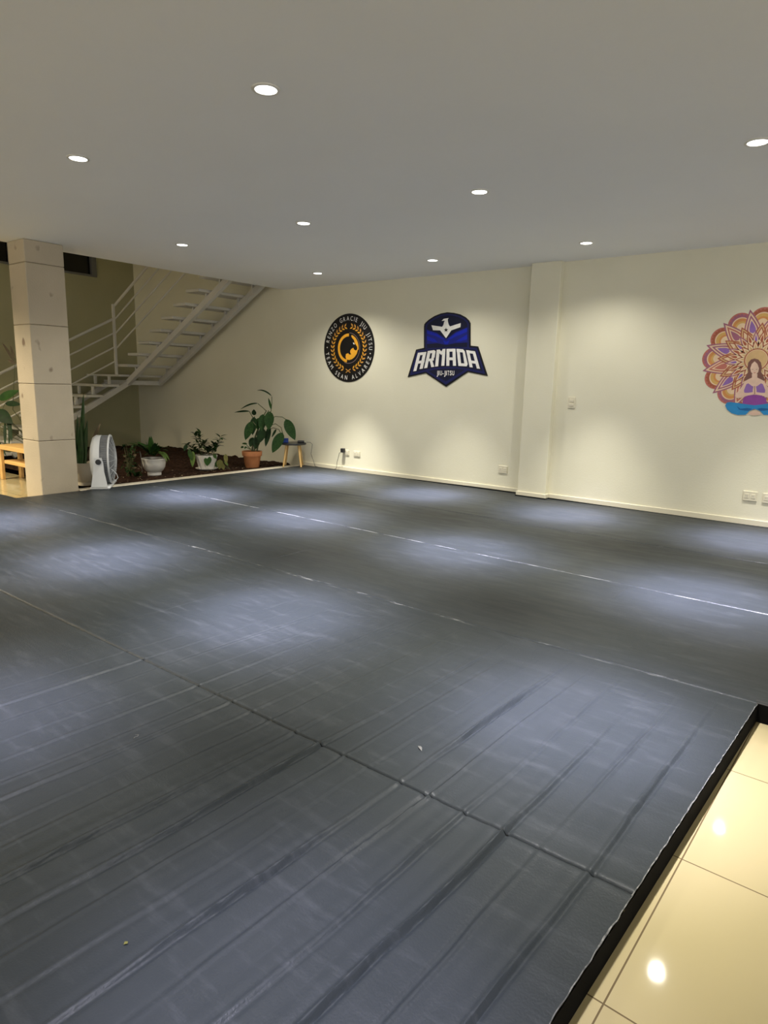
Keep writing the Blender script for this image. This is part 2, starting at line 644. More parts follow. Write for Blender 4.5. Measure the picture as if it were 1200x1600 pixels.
def crease_h(x, y):
    for cx, ya, yb in ((2.52, -3.60, -2.90), (3.70, -3.98, -3.50), (5.9, -3.2, -2.86)):
        if abs(x - cx) < 0.08 and ya < y < yb:
            d = x - cx - 0.02 * (y - ya)
            return 0.0035 * math.sin(PI * (y - ya) / (yb - ya)) * math.exp(-(d / 0.012) ** 2)
    if y > -4.25 or x < 3.8:
        return 0.0
    fade = min(1.0, max(0.0, (-4.22 - y) / 0.55))
    if y < -5.55:
        fade = 1.0
    u = x - 0.04 * (y + 5.5)
    h = 0.0
    for cu, a, ph, sg in CRE:
        d = u - cu
        if abs(d) > 0.07:
            continue
        d *= sg
        d += 0.010 * noise.noise(Vector((ph, y * 1.7, 0))) + 0.004 * noise.noise(Vector((ph, y * 7, 3)))
        k = 0.7 + 1.1 * noise.noise(Vector((ph, y * 1.3, 9)))
        if y < -5.55:
            k *= 1.15
        h += a * max(0.15, k) * (math.exp(-(d / 0.0075) ** 2) - 0.8 * math.exp(-((d - 0.013) / 0.0075) ** 2) + 0.35 * math.exp(-((d + 0.03) / 0.02) ** 2))
    return h * fade


def wall_limit(x):
    if x < PX0 - 0.016:
        return WL - 0.022
    if x < PX1 + 0.016:
        return PY - 0.022
    return -0.024


def sheet(i):
    top = (lambda x: wall_limit(x)) if i == 0 else (lambda x: seam_y(i - 1, x) - 0.0015)
    bot = lambda x: seam_y(i, x) + 0.0015
    if i <= 2:
        xs = list(np.arange(0.0, 8.91, 0.06)) + [PX0 - 0.018, PX0 - 0.015, PX1 + 0.015, PX1 + 0.018]
        if i == 2:
            for cx in (2.52, 3.70, 5.9):
                xs += list(np.arange(cx - 0.04, cx + 0.06, 0.005))
        xs = sorted(set(round(float(x), 4) for x in xs))
    else:
        xs = list(np.arange(-3.0, 4.0, 0.06)) + list(np.arange(4.0, 6.846, 0.0045))
    fr = [0, 0.004, 0.009, 0.016, 0.026, 0.04]
    mid = [0.04 + (1.32 - 0.08 - 0.04) * k / (12 if i < 3 else 30) for k in range(1, (12 if i < 3 else 30))]
    vs, nx = [], len(xs)
    rows = [('t', q) for q in fr] + [('m', k / (16 if i < 3 else 30)) for k in range(1, (16 if i < 3 else 30))] + [('b', q) for q in reversed(fr)]
    for kind, q in rows:
        for x in xs:
            yt, yb = top(x), bot(x)
            if i == 3 and x < 0.06:
                yt = min(yt, -4.11 + 0.12 * (x - 0.044) - 0.002)
            if kind == 't':
                y, e = yt - q, q
            elif kind == 'b':
                y, e = yb + q, q
            else:
                y = (yt - 0.04) + (yb - yt + 0.08) * q
                e = 0.04
            xx = min(x, right_edge(y)) if i >= 3 else x
            if i >= 3 and x > 6.3:        # follow the slanted border
                xx = x - (6.8435 - right_edge(y)) * (x - 6.3) / (6.8435 - 6.3)
            z = T + crease_h(xx, y)
            z += 0.0022 * math.exp(-((e - 0.016) / 0.011) ** 2) * (1.6 if (i >= 3 and kind == 't') else 0.9) * (0.6 + 0.9 * abs(noise.noise(Vector((xx * 1.1, i * 7.1, 0)))))
            z -= 0.006 * math.exp(-(e / 0.003) ** 2)
            z += 0.0012 * noise.noise(Vector((xx * 1.3, y * 1.3, 4.0)))
            if i < 3 and x < 0.01:
                z = T - 0.004
            vs.append((xx - TM.x, y - TM.y, z - TM.z))
    fs = []
    for r in range(len(rows) - 1):
        for c in range(nx - 1):
            a = r * nx + c
            fs.append((a, a + nx, a + nx + 1, a + 1))
    m = MB()
    m.add(vs, fs, 'dark_vinyl', True)
    return m.build('vinyl_sheet', tm)


for i in range(5):
    sheet(i)
b = MB()
o = TM
b.box(0.012 - o.x, 8.88 - o.x, -4.145 - o.y, -0.10 - o.y, 0.001, T - 0.008, 'dark_foam')
b.box(-2.9 - o.x, 6.70 - o.x, -6.9 - o.y, -4.40 - o.y, 0.001, T - 0.008, 'dark_foam')
b.box(0.1 - o.x, 6.78 - o.x, -4.41 - o.y, -4.144 - o.y, 0.001, T - 0.008, 'dark_foam')
b.build('foam_core', tm)
# black skirt round the raised border
b = MB()
ring = [(8.9, -4.163)] + [(right_edge(-4.17) + 0.004, -4.163)] + [(right_edge(-4.17 - 0.12 * k) + 0.004, -4.17 - 0.12 * k) for k in range(1, 24)]
vs = []
for x, y in ring:
    vs += [(x - o.x, y - o.y, 0.001), (x - o.x, y - o.y, T - 0.001)]
fs = [(2 * k, 2 * k + 1, 2 * k + 3, 2 * k + 2) for k in range(len(ring) - 1)]
b.add(vs, fs, 'dark_foam', False)
# flat black rim at the short side
vs = [(right_edge(-4.17) - o.x, -4.163 - o.y, T + 0.001), (8.9 - o.x, -4.163 - o.y, T + 0.001), (8.9 - o.x, -4.128 - o.y, T + 0.002), (right_edge(-4.17) - 0.01 - o.x, -4.128 - o.y, T + 0.002)]
b.add(vs, [(0, 1, 2, 3)], 'black_plastic')
# dark strip standing in for the shaded gap between mat and wall
vs, xs_ = [], sorted(list(np.arange(0.02, 8.9, 0.04)) + [PX0 - 0.018, PX0 - 0.0155, PX1 + 0.0155, PX1 + 0.018])
for x in xs_:
    h_ = 0.003 + 0.011 * math.exp(-((x - 3.4) / 1.3) ** 2) + 0.003 * noise.noise(Vector((x * 1.5, 3, 0)))
    y = wall_limit(x) + 0.001
    vs += [(x, y, T - 0.01), (x, y, T + max(0.001, h_))]
b.add(vs, [(2 * k, 2 * k + 2, 2 * k + 3, 2 * k + 1) for k in range(len(xs_) - 1)], 'dark_foam', False)
b.build('edge_skirt', tm)
# frayed pale edge of the vinyl
b = MB()
rnd = random.Random(3)
vs = []
ys = np.arange(-7.0, -4.165, 0.008)
for y in ys:
    x = right_edge(y)
    k = noise.noise(Vector((y * 9, 0, 0))) + 0.7 * noise.noise(Vector((y * 40, 2, 0)))
    wd = 0.0006 + 0.0030 * max(0, k + 0.1)
    jit = 0.003 * noise.noise(Vector((y * 25, 5, 0)))
    vs += [(x - wd + jit - o.x, y - o.y, T + 0.0015), (x + 0.0015 + jit - o.x, y - o.y, T + 0.0005)]
fs = [(2 * k, 2 * k + 1, 2 * k + 3, 2 * k + 2) for k in range(len(ys) - 1)]
b.add(vs, fs, 'frayed', False)
b.build('frayed_edge', tm)

# scraps lying on the mat
b = MB()
p0 = at(213, 1152, 2, T)
b.tube([(-0.012, 0.004, 0.003), (-0.004, 0.010, 0.004), (0.003, 0.004, 0.003), (0.000, -0.006, 0.003), (0.006, -0.014, 0.004)], 0.0014, 'paper', 5)
tag(b.build('lint_thread', None, p0), 'tiny curled white thread lying alone on the dark mat', 'scrap')
b = MB()
p0 = at(657, 1170, 2, T)
b.add([(-0.016, 0.006, 0.002), (-0.004, -0.004, 0.004), (0.014, -0.012, 0.002), (0.006, 0.001, 0.006), (-0.006, 0.010, 0.004)], [(0, 1, 3, 4), (1, 2, 3)], 'paper')
tag(b.build('paper_scrap', None, p0), 'small torn paper scrap on the mat near the long crossing seam', 'scrap')
b = MB()
p0 = at(196, 1475, 2, T)
b.add([(-0.006, 0.002, 0.002), (0.001, -0.005, 0.003), (0.006, 0.002, 0.004), (0.0, 0.006, 0.003)], [(0, 1, 2, 3)], 'leaf_yellow')
tag(b.build('leaf_scrap', None, p0), 'tiny yellowish leaf crumb on the creased front of the mat', 'scrap')

# ------------------------------------------------------------------ downlights
GX, DX = 1.115, 1.735
ROWS = [-0.803, -2.793, -4.783, -6.30]
RN = ['row nearest the emblem wall', 'second row from the emblem wall', 'third row from the emblem wall', 'row nearest the viewer']
CN = ['first', 'second', 'third', 'fourth', 'fifth']
fix0 = None


def make_fixture():
    r = thing('downlight', 'x', 'light', group='recessed ceiling downlights')
    m = MB()
    m.lathe([(0.068, 0.0), (0.068, -0.004), (0.065, -0.007), (0.056, -0.008), (0.052, -0.006), (0.051, -0.002)], 'white_plastic', 40)
    m.build('trim_ring', r)
    m = MB()
    m.disc(0.0515, -0.004, 'lamp_lens', 40, flip=True)
    m.build('lens', r)
    return r


def spot(name, loc, energy, angle, blend, color, rad=0.05):
    d = bpy.data.lights.new(name, 'SPOT')
    d.energy = energy
    d.spot_size = math.radians(angle)
    d.spot_blend = blend
    d.color = color
    d.shadow_soft_size = rad
    ob = bpy.data.objects.new(name, d)
    ob.location = loc
    COL.objects.link(ob)
    return ob


E_CORE, E_MID, E_WIDE = 2050.0, 510.0, 52.0
C_CORE, C_MID, C_WIDE = (0.76, 0.74, 1.0), (1.0, 0.96, 0.84), (1.0, 0.96, 0.86)
for j, y in enumerate(ROWS):
    for i in range(5):
        if (j == 3 and i in (0, 1, 4)) or (j == 2 and i == 4):
            continue
        dim = 1.0 if j < 3 else (0.42 if i == 2 else 0.27)
        x = GX + DX * i
        if fix0 is None:
            fix0 = f = make_fixture()
        else:
            f = copy_tree(fix0)
        f.location = (x, y, CEIL)
        f['label'] = 'round downlight, %s from the stairs in the %s' % (CN[i], RN[j])
        near = (0.66 if i == 3 else 0.85) if j == 2 else 1.0
        spot('core_lamp', (x, y, CEIL - 0.02), E_CORE * dim * near * 0.62, 26, 1.0, C_CORE, 0.035)
        spot('halo_lamp', (x, y, CEIL - 0.02), E_CORE * dim * near * 0.46, 40, 1.0, C_CORE, 0.035)
        spot('mid_lamp', (x, y, CEIL - 0.02), E_MID * dim * (2.1 if (i, j) == (0, 0) else 0.7 if i >= 3 and j == 0 else 1.0), 56, 1.0, C_MID, 0.035)
        spot('wide_lamp', (x, y, CEIL - 0.02), E_WIDE * dim * (1.6 if (i, j) == (0, 0) else 0.62 if i >= 3 and j == 0 else 1.0), 138, 0.75, C_WIDE, 0.035)
# lobby lights left of the column, out of frame; last one added for ceiling bounce
for (x, y) in ((-1.6, -5.6), (0.6, -7.6), (-3.0, -8.2)):
    spot('unseen_lobby_lamp', (x, y, CEIL - 0.03), 300, 150, 0.4, (1.0, 0.84, 0.58), 0.06)

spot('unseen_lobby_lamp', (-1.5, -4.75, CEIL - 0.03), 420, 84, 0.9, (1.0, 0.86, 0.62), 0.05)  # extra unseen lamp, added to brighten the tiles and column foot

# ------------------------------------------------------------------ staircase
st = thing('staircase', 'white steel open-riser L-shaped staircase with slim rails climbing beside the back wall', 'staircase', (-3.3, -1.0, 0))
SO = Vector((-3.3, -1.0, 0))


def SP(x, y, z):
    return (x - SO.x, y - SO.y, z - SO.z + T)


def part_box(name, x0, x1, y0, y1, z0, z1, m='white_steel', bev=0.004, par=None):
    q = MB()
    a, c = SP(x0, y0, z0), SP(x1, y1, z1)
    q.box(a[0], c[0], a[1], c[1], a[2], c[2], m, bev)
    return q.build(name, par or st)


def part_bar(name, a, c, w_, h_, m='white_steel'):
    q = MB()
    q.bar(SP(*a), SP(*c), w_, h_, m, bev=0.003)
    return q.build(name, st)


def part_tube(name, pts, r):
    q = MB()
    q.tube([SP(*p) for p in pts], r, 'white_steel', 8)
    return q.build(name, st)


RUN, RISE = 0.325, 0.1785
# upper flight rises to +x along the back wall
for k in range(9):
    x0 = -3.367 + RUN * k
    z = 1.459 + RISE * k
    td = part_box('tread', x0, x0 + 0.31, -0.95, -0.03, z - 0.03, z + 0.012)
    for yb in (-0.72, -0.12):
        part_box('support_bar', x0 + 0.17, x0 + 0.21, yb - 0.02, yb + 0.02, z - 0.16, z - 0.03, par=td)
SL = RISE / RUN
for yb in (-0.72, -0.10):
    part_bar('stringer', (-3.47, yb, 1.155), (-0.62, yb, 1.155 + 2.85 * SL), 0.07, 0.09)
# landing
part_box('landing', -4.40, -3.36, -0.95, -0.03, 1.265, 1.30)
part_box('landing_beam', -3.52, -3.42, -0.74, -0.06, 1.13, 1.205)
part_box('landing_beam', -4.20, -3.52, -0.74, -0.66, 1.13, 1.205)
# lower flight descends towards the viewer along the far wall
for k in range(7):
    y1 = -0.95 - 0.3 * k
    z = 1.122 - 0.172 * k
    td = part_box('tread', -4.38, -3.32, y1 - 0.31, y1 - 0.01, z - 0.03, z + 0.012)
    for xb in (-3.55, -4.0):
        part_box('support_bar', xb - 0.02, xb + 0.02, y1 - 0.08, y1 - 0.04, z + 0.012, z + 0.142, par=td)
for xb in (-3.46, -4.05):
    part_bar('stringer', (xb, -0.72, 1.165), (xb, -2.70, 1.165 - 1.98 * 0.565), 0.07, 0.09)
# posts and rails
part_box('post', -3.345, -3.305, -1.02, -0.98, 1.30, 2.43, bev=0.003)
for q, z in enumerate((2.415, 2.20, 1.975, 1.735)):
    part_tube('handrail' if q == 0 else 'rail', [(-3.325, -0.97, z), (-0.75, -0.97, z + 2.575 * 0.535)], 0.021 if q == 0 else 0.013)
for q, z in enumerate((2.20, 1.975, 1.75, 1.52)):
    part_tube('handrail' if q == 0 else 'rail', [(-3.325, -1.0, z), (-3.325, -3.22, z - 2.22 * 0.51)], 0.021 if q == 0 else 0.013)
part_box('post', -3.345, -3.305, -3.24, -3.20, -0.079, 1.09, bev=0.003)

# ------------------------------------------------------------------ planting bed
POT = {'bowl': Vector((-0.60, -2.12, T - 0.008)), 'flute': Vector((-0.57, -1.30, T - 0.008)),
       'terra': Vector((-0.36, -0.64, T - 0.008)), 'snake': Vector((-0.38, -3.18, T - 0.008)), 'lean': Vector((-2.05, -2.86, T - 0.008))}


def soil_z(x, y):
    z = T - 0.014
    z += 0.07 * math.exp(-(((x + 3.0) / 0.7) ** 2 + ((y + 0.55) / 0.6) ** 2))
    z += 0.035 * math.exp(-(((x + 1.7) / 0.5) ** 2 + ((y + 0.9) / 0.5) ** 2))
    z += 0.022 * noise.noise(Vector((x * 4, y * 4, 1))) + 0.026 * noise.noise(Vector((x * 13, y * 13, 2))) + 0.016 * noise.noise(Vector((x * 31, y * 31, 5)))
    for k, p in POT.items():
        d = math.hypot(x - p.x, y - p.y)
        t = min(1, max(0, (d - 0.17) / 0.08))
        z = (T - 0.012) * (1 - t) + z * t
    if x > -0.30:
        t = min(1, max(0, (-0.16 - x) / 0.14))
        z = min(z, T - 0.012) * (1 - t) + z * t
    return z


b = MB()
xs = np.arange(-4.40, -0.139, 0.03)
ys = np.arange(-3.17, WL, 0.03)
vs = [(x, y, soil_z(x, y)) for y in ys for x in xs]
nx = len(xs)
fs = [(r * nx + c, r * nx + c + 1, (r + 1) * nx + c + 1, (r + 1) * nx + c) for r in range(len(ys) - 1) for c in range(nx - 1)]
b.add(vs, fs, 'soil', True)
k0 = len(b.v)
vs, fs = [], []
for c, x in enumerate(xs):
    vs += [(x, ys[0], soil_z(x, ys[0])), (x, ys[0], 0.0)]
fs = [(2 * c, 2 * c + 1, 2 * c + 3, 2 * c + 2) for c in range(nx - 1)]
b.add(vs, fs, 'soil', False)
# the narrow bay of soil behind the column
b.box(-4.40, -0.41, -3.17, -3.16, 0.0, T - 0.02, 'soil')
so = b.build('planter_soil')
tag(so, 'dark brown loose soil filling the planting bed under the stairs', 'soil', kind='stuff')

# dry leaf crumbs along the kerb
b = MB()
rl = random.Random(11)
for k in range(150):
    y = rl.uniform(-3.0, -0.2)
    x = -0.16 - abs(rl.gauss(0, 0.28))
    if any(math.hypot(x - p.x, y - p.y) < 0.17 for p in POT.values()):
        continue
    z = soil_z(x, y) + 0.012
    a = rl.uniform(0, 2 * PI)
    l_ = rl.uniform(0.012, 0.035)
    d = Vector((math.cos(a), math.sin(a), rl.uniform(0.1, 0.4))) * l_
    b.leaf((x, y, z), Vector((x, y, z)) + d, l_ * 0.5, 'litter', bend=0.2, n=3)
tag(b.build('leaf_litter'), 'pale dry leaf crumbs scattered over the planter soil', 'leaf litter', kind='stuff')


# ------------------------------------------------------------------ plants
class Zoom:
    """turns a zoomed-in pixel into a point of the vertical plane through a plant"""

    def __init__(self, x0, y0, s, P):
        self.x0, self.y0, self.s, self.P = x0, y0, s, Vector(P)
        self.d = depth_of(P)
        self.k = self.d / FPX / s

    def __call__(self, zx, zy, off=0.0):
        return at_depth(self.x0 + zx / self.s, self.y0 + zy / self.s, self.d - off) - self.P


TOCAM = Vector((-_fw[0], -_fw[1], 0)).normalized()
RIGHT = Vector((_rt[0], _rt[1], 0)).normalized()

# --- big potted plant in terracotta
P = POT['terra'] + Vector((0, 0, 0.0))
r = thing('potted_plant', 'tall large-leaved plant in an orange terracotta pot beside the stool', 'plant', P)
b = MB()
b.lathe([(0.0, 0.0), (0.098, 0.0), (0.102, 0.01), (0.128, 0.165), (0.131, 0.17), (0.143, 0.172), (0.148, 0.235), (0.146, 0.24), (0.134, 0.24), (0.128, 0.21)], 'terracotta', 36)
pot = b.build('pot', r)
b = MB()
b.lathe([(0.0, 0.205), (0.130, 0.207)], 'soil', 24)
b.build('potting_soil', pot)
Z = Zoom(350, 590, 8.571, P)
leaf, stm = MB(), MB()
LV = [  # petiole points, leaf base, tip, width px, depth offset, material, bend, facing
    ([(630, 440), (642, 340), (640, 255)], (640, 250), (440, 172), 34, 0.02, 'leaf_dark', 0.28, 'e'),
    ([], (635, 430), (594, 272), 30, 0.03, 'leaf_mid', 0.03, 'f'),
    ([(570, 450), (510, 395), (455, 350)], (458, 345), (222, 425), 40, 0.05, 'leaf_dark', 0.16, 'e'),
    ([(400, 560), (372, 510), (342, 455)], (345, 452), (138, 468), 46, 0.02, 'leaf_dark', 0.05, 'e'),
    ([(420, 600), (405, 520)], (404, 505), (400, 425), 62, 0.06, 'leaf_dark', 0.0, 'f'),
    ([(560, 640), (600, 520), (610, 470)], (612, 452), (598, 705), 128, 0.14, 'leaf_mottled', 0.0, 'f'),
    ([], (520, 490), (505, 720), 110, 0.08, 'leaf_mottled', 0.0, 'f'),
    ([], (405, 525), (382, 770), 95, 0.10, 'leaf_dark', 0.0, 'f'),
    ([(430, 640), (385, 590)], (375, 585), (285, 838), 112, 0.12, 'leaf_mottled', 0.0, 'f'),
    ([], (460, 540), (450, 700), 90, 0.05, 'leaf_mid', 0.0, 'f'),
    ([], (530, 680), (465, 880), 118, 0.10, 'leaf_dark', 0.0, 'f'),
    ([], (612, 650), (556, 925), 74, 0.06, 'leaf_dark', 0.0, 'f'),
    ([(600, 560), (690, 520), (780, 527), (828, 560)], (826, 555), (952, 838), 132, 0.06, 'leaf_mottled', 0.0, 'f'),
    ([(590, 650), (690, 618), (765, 668), (785, 745)], (785, 735), (648, 1008), 138, 0.06, 'leaf_mottled', 0.0, 'f'),
    ([(590, 700), (660, 672), (735, 695), (760, 745)], (700, 690), (640, 800), 30, 0.00, 'leaf_dark', 0.0, 'f'),
    ([], (390, 800), (350, 930), 80, 0.04, 'leaf_dark', 0.0, 'f'),
    ([], (450, 790), (420, 960), 95, 0.06, 'leaf_dark', 0.0, 'f'),
    ([], (400, 930), (470, 900), 60, 0.07, 'leaf_dark', 0.1, 'f'),
    ([(360, 960), (300, 900)], (310, 890), (240, 885), 26, 0.05, 'leaf_mid', 0.1, 'f'),
    ([(360, 965), (290, 930)], (262, 925), (225, 945), 30, 0.05, 'leaf_mid', 0.1, 'f'),
    ([], (300, 925), (275, 955), 26, 0.05, 'leaf_mid', 0.1, 'f'),
]
for pet, ba, ti, wpx, off, mm, bend, face in LV:
    if pet:
        stm.tube([Z(px_, py_, off) for px_, py_ in pet], 0.006, 'stem', 6)
    tw = TOCAM + Vector((0, 0, 0.35)) if face == 'f' else Vector((0, 0, 1)) + TOCAM * 0.55
    leaf.leaf(Z(*ba, off), Z(*ti, off + 0.03), wpx * Z.k, mm, bend=bend, fold=0.18, n=10, twist=tw, sharp=0.8)
for x0, z0 in ((375, 985), (405, 985), (440, 985)):
    stm.tube([Z(x0, z0, 0), Z(x0 + 20, 860, 0.01), Z(x0 + 70, 720, 0.02), Z(x0 + 150, 520, 0.02), Z(x0 + 195, 440, 0.02)], [0.014, 0.013, 0.012, 0.010, 0.006], 'stem', 8)
leaf.build('foliage', r)
stm.build('stem', r)

# --- plant in the white fluted pot
P = POT['flute']
r = thing('potted_plant', 'bushy small-leaved plant in a white fluted pot, middle of the planting bed', 'plant', P)
b = MB()
b.lathe([(0.0, 0.012), (0.10, 0.012), (0.108, 0.03), (0.140, 0.16), (0.150, 0.20), (0.152, 0.21), (0.143, 0.212), (0.138, 0.18)], 'white_ceramic', 96, flute=0.025, nfl=22)
pot = b.build('pot', r)
b = MB()
b.lathe([(0.0, 0.18), (0.14, 0.182)], 'soil', 24)
b.build('potting_soil', pot)
b = MB()
b.lathe([(0.0, 0.0), (0.115, 0.0), (0.155, 0.022), (0.158, 0.026), (0.150, 0.026), (0.112, 0.012), (0.0, 0.0115)], 'white_ceramic', 40)
b.build('saucer', r)
Z = Zoom(190, 660, 6.667, P)
leaf, stm = MB(), MB()
rp = random.Random(5)
for bx, by, tx, ty, nl in ((830, 340, 760, 110, 15), (840, 340, 810, 90, 14), (830, 340, 690, 230, 12), (870, 340, 860, 200, 14), (900, 340, 960, 230, 14), (930, 340, 1030, 150, 14), (950, 340, 1000, 230, 12), (860, 340, 740, 300, 12), (920, 340, 900, 270, 12)):
    o1 = rp.uniform(0, 0.12)
    pts = [Z(bx, by, 0.02), Z((bx + tx) / 2 + rp.uniform(-12, 12), (by + ty) / 2, o1 / 2), Z(tx, ty, o1)]
    stm.tube(pts, [0.005, 0.004, 0.002], 'stem', 6)
    for q in range(nl + 9):
        t = 0.25 + 0.75 * (q + 1) / (nl + 9)
        p = pts[0].lerp(pts[1], t * 2) if t < 0.5 else pts[1].lerp(pts[2], t * 2 - 1)
        a = rp.uniform(0, 2 * PI)
        d = RIGHT * math.cos(a) + TOCAM * math.sin(a) * 0.8 + Vector((0, 0, rp.uniform(-0.2, 0.7)))
        l_ = rp.uniform(0.06, 0.11)
        leaf.leaf(p, p + d.normalized() * l_, l_ * 0.42, rp.choice(['leaf_dark', 'leaf_dark', 'leaf_mid']), bend=0.12, n=5)
for ba, ti, wpx, mm in (((740, 300), (740, 465), 56, 'leaf_light'), ((700, 280), (735, 400), 46, 'leaf_mid'), ((905, 350), (890, 455), 78, 'leaf_mid'), ((960, 330), (990, 380), 36, 'leaf_mid'), ((680, 230), (650, 300), 40, 'leaf_dark')):
    leaf.leaf(Z(*ba, 0.16), Z(*ti, 0.19), wpx * Z.k, mm, fold=0.15, n=8, twist=TOCAM, bend=0.0)
leaf.build('foliage', r)
stm.build('stem', r)

# --- plant in the white bowl
P = POT['bowl']
r = thing('potted_plant', 'leafy green plant in a round white bowl pot, nearest the white fan', 'plant', P)
b = MB()
b.lathe([(0.0, 0.0), (0.088, 0.0), (0.090, 0.03), (0.086, 0.038), (0.112, 0.06), (0.138, 0.105), (0.150, 0.16), (0.154, 0.205), (0.160, 0.215), (0.158, 0.222), (0.148, 0.222), (0.144, 0.19)], 'white_ceramic', 40)
pot = b.build('pot', r)
b = MB()
b.lathe([(0.0, 0.195), (0.146, 0.197)], 'soil', 24)
b.build('potting_soil', pot)
Z = Zoom(190, 660, 6.667, P)
leaf, stm = MB(), MB()
rp = random.Random(9)
for ba, ti, wpx, mm, bend in (((330, 340), (312, 140), 48, 'leaf_mid', 0.0), ((340, 340), (390, 225), 60, 'leaf_mid', 0.1), ((350, 330), (480, 395), 62, 'leaf_light', 0.55), ((330, 330), (500, 262), 50, 'leaf_mid', 0.25),
                              ((340, 340), (440, 320), 60, 'leaf_light', 0.3), ((320, 340), (180, 210), 56, 'leaf_mid', 0.2), ((320, 345), (250, 330), 60, 'leaf_mid', 0.4), ((310, 330), (70, 215), 56, 'leaf_mid', 0.2),
                              ((330, 345), (270, 200), 50, 'leaf_mid', 0.1), ((335, 350), (345, 230), 70, 'leaf_dark', 0.05), ((340, 350), (300, 250), 66, 'leaf_dark', 0.1), ((345, 350), (420, 240), 56, 'leaf_mid', 0.15), ((330, 350), (230, 260), 56, 'leaf_dark', 0.25)):
    for rep in range(3):
        o1 = rp.uniform(-0.08, 0.16)
        j = rp.uniform(-22, 22)
        leaf.leaf(Z(ba[0] + j, ba[1], o1 * 0.3), Z(ti[0] + j, ti[1] + rp.uniform(-10, 20) * rep, o1), wpx * Z.k, mm, bend=bend, fold=0.2, n=9)
leaf.build('foliage', r)
b = MB()
b.tube([Z(205, 385, 0.02), Z(190, 300, 0.02), Z(200, 330, 0.05), Z(215, 520, 0.05)], 0.003, 'grey_metal', 6)
b.build('hanger_wire', r)


def soil_plant(label, P, Zargs, leaves, mats, seed, depth=0.1):
    rr = thing('garden_plant', label, 'plant', P)
    zz = Zoom(*Zargs, P)
    lf, sm = MB(), MB()
    rq = random.Random(seed)
    for ba, ti, wpx in leaves:
        o1 = rq.uniform(-depth, depth)
        lf.leaf(zz(*ba, o1 * 0.4), zz(*ti, o1), wpx * zz.k, rq.choice(mats), bend=rq.uniform(0.1, 0.35), fold=0.2, n=7)
    x0, y0 = Zargs[3], Zargs[4]
    return rr, lf, sm, zz


# --- dark plant growing in the soil between fan and bowl
P = Vector((-0.62, -2.50, 0))
P.z = soil_z(P.x, P.y) + 0.004
r = thing('garden_plant', 'dim dark leafy plant growing in the soil between fan and white bowl pot', 'plant', P)
Z = Zoom(190, 660, 6.667, P)
leaf, stm = MB(), MB()
rp = random.Random(21)
for q in range(30):
    tx = rp.uniform(10, 170)
    ty = rp.uniform(230, 520)
    o1 = rp.uniform(-0.06, 0.14)
    stm.tube([(0, 0, 0), Z(90 + (tx - 90) * 0.5, (ty + 560) / 2 - 20, o1 / 2), Z(tx, ty, o1)], [0.004, 0.003, 0.002], 'stem', 5)
    for k in range(3):
        dx, dy = rp.uniform(-50, 50), rp.uniform(-40, 50)
        leaf.leaf(Z(tx, ty, o1), Z(tx + dx, ty + dy, o1 + rp.uniform(-0.03, 0.05)), rp.uniform(22, 38) * Z.k, rp.choice(['leaf_dark', 'leaf_dark', 'leaf_brown', 'leaf_mid']), bend=0.2, n=5)
for q in range(9):
    tx, ty = rp.uniform(130, 240), rp.uniform(500, 585)
    leaf.leaf(Z(150, 570, 0.08), Z(tx, ty, 0.16), 40 * Z.k, rp.choice(['leaf_dark', 'leaf_mid']), bend=0.3, n=6)
leaf.build('foliage', r)
stm.build('stem', r)

# --- small pale plant right of the fluted pot
P = Vector((-0.36, -1.05, 0))
P.z = soil_z(P.x, P.y) + 0.004
r = thing('garden_plant', 'small yellow-green plant in the soil between fluted pot and terracotta pot', 'plant', P)
Z = Zoom(190, 660, 6.667, P)
leaf, stm = MB(), MB()
for ba, ti, wpx, mm in (((1025, 385), (1020, 490), 66, 'leaf_yellow'), ((1080, 330), (1095, 430), 44, 'leaf_yellow'), ((1000, 400), (985, 470), 40, 'leaf_mid'), ((1050, 430), (1065, 495), 40, 'leaf_yellow'), ((1075, 400), (1110, 450), 30, 'leaf_light')):
    stm.tube([(0, 0, 0), Z((ba[0] + 1040) / 2, (ba[1] + 480) / 2, 0.05), Z(*ba, 0.09)], 0.003, 'stem', 5)
    leaf.leaf(Z(*ba, 0.09), Z(*ti, 0.11), wpx * Z.k, mm, fold=0.15, n=8, twist=TOCAM, bend=0.0)
leaf.build('foliage', r)
stm.build('stem', r)

# --- snake plant behind the column
P = POT['snake']
r = thing('potted_plant', 'tall snake plant in a cream pot half hidden behind the stone column', 'plant', P)
b = MB()
b.lathe([(0.0, 0.0), (0.085, 0.0), (0.090, 0.02), (0.088, 0.04), (0.120, 0.075), (0.142, 0.16), (0.145, 0.262), (0.147, 0.268), (0.138, 0.27), (0.134, 0.23)], 'cream_ceramic', 36)
pot = b.build('pot', r)
b = MB()
b.lathe([(0.0, 0.24), (0.135, 0.242)], 'soil', 24)
b.build('potting_soil', pot)
leaf = MB()
Zs = lambda px_, py_, off=0.0: at_depth(px_, py_, depth_of(P) - off) - P
for (bx, by), (tx, ty), wpx, mm, off in (((128, 731), (130.5, 614), 9, 'leaf_dark', 0.03), ((124, 731), (121, 648), 8, 'leaf_dark', 0.0), ((131, 731), (134, 672), 8, 'leaf_dark', 0.05), ((127, 731), (126, 660), 9, 'leaf_dark', 0.05), ((121, 731), (116, 690), 7, 'leaf_dark', 0.02), ((133, 731), (137, 655), 5, 'leaf_dark', -0.02), ((130, 700), (137, 655), 4, 'leaf_dark', 0.05)):
    leaf.leaf(Zs(bx, by, off), Zs(tx, ty, off), wpx * depth_of(P) / FPX, mm, fold=0.3, n=10, twist=TOCAM, bend=0.0, sharp=0.62)
leaf.leaf(Zs(141, 700, -0.05), Zs(157, 661, -0.05), 6.5 * depth_of(P) / FPX, 'leaf_brown', fold=0.3, n=8, twist=TOCAM, bend=0.0)
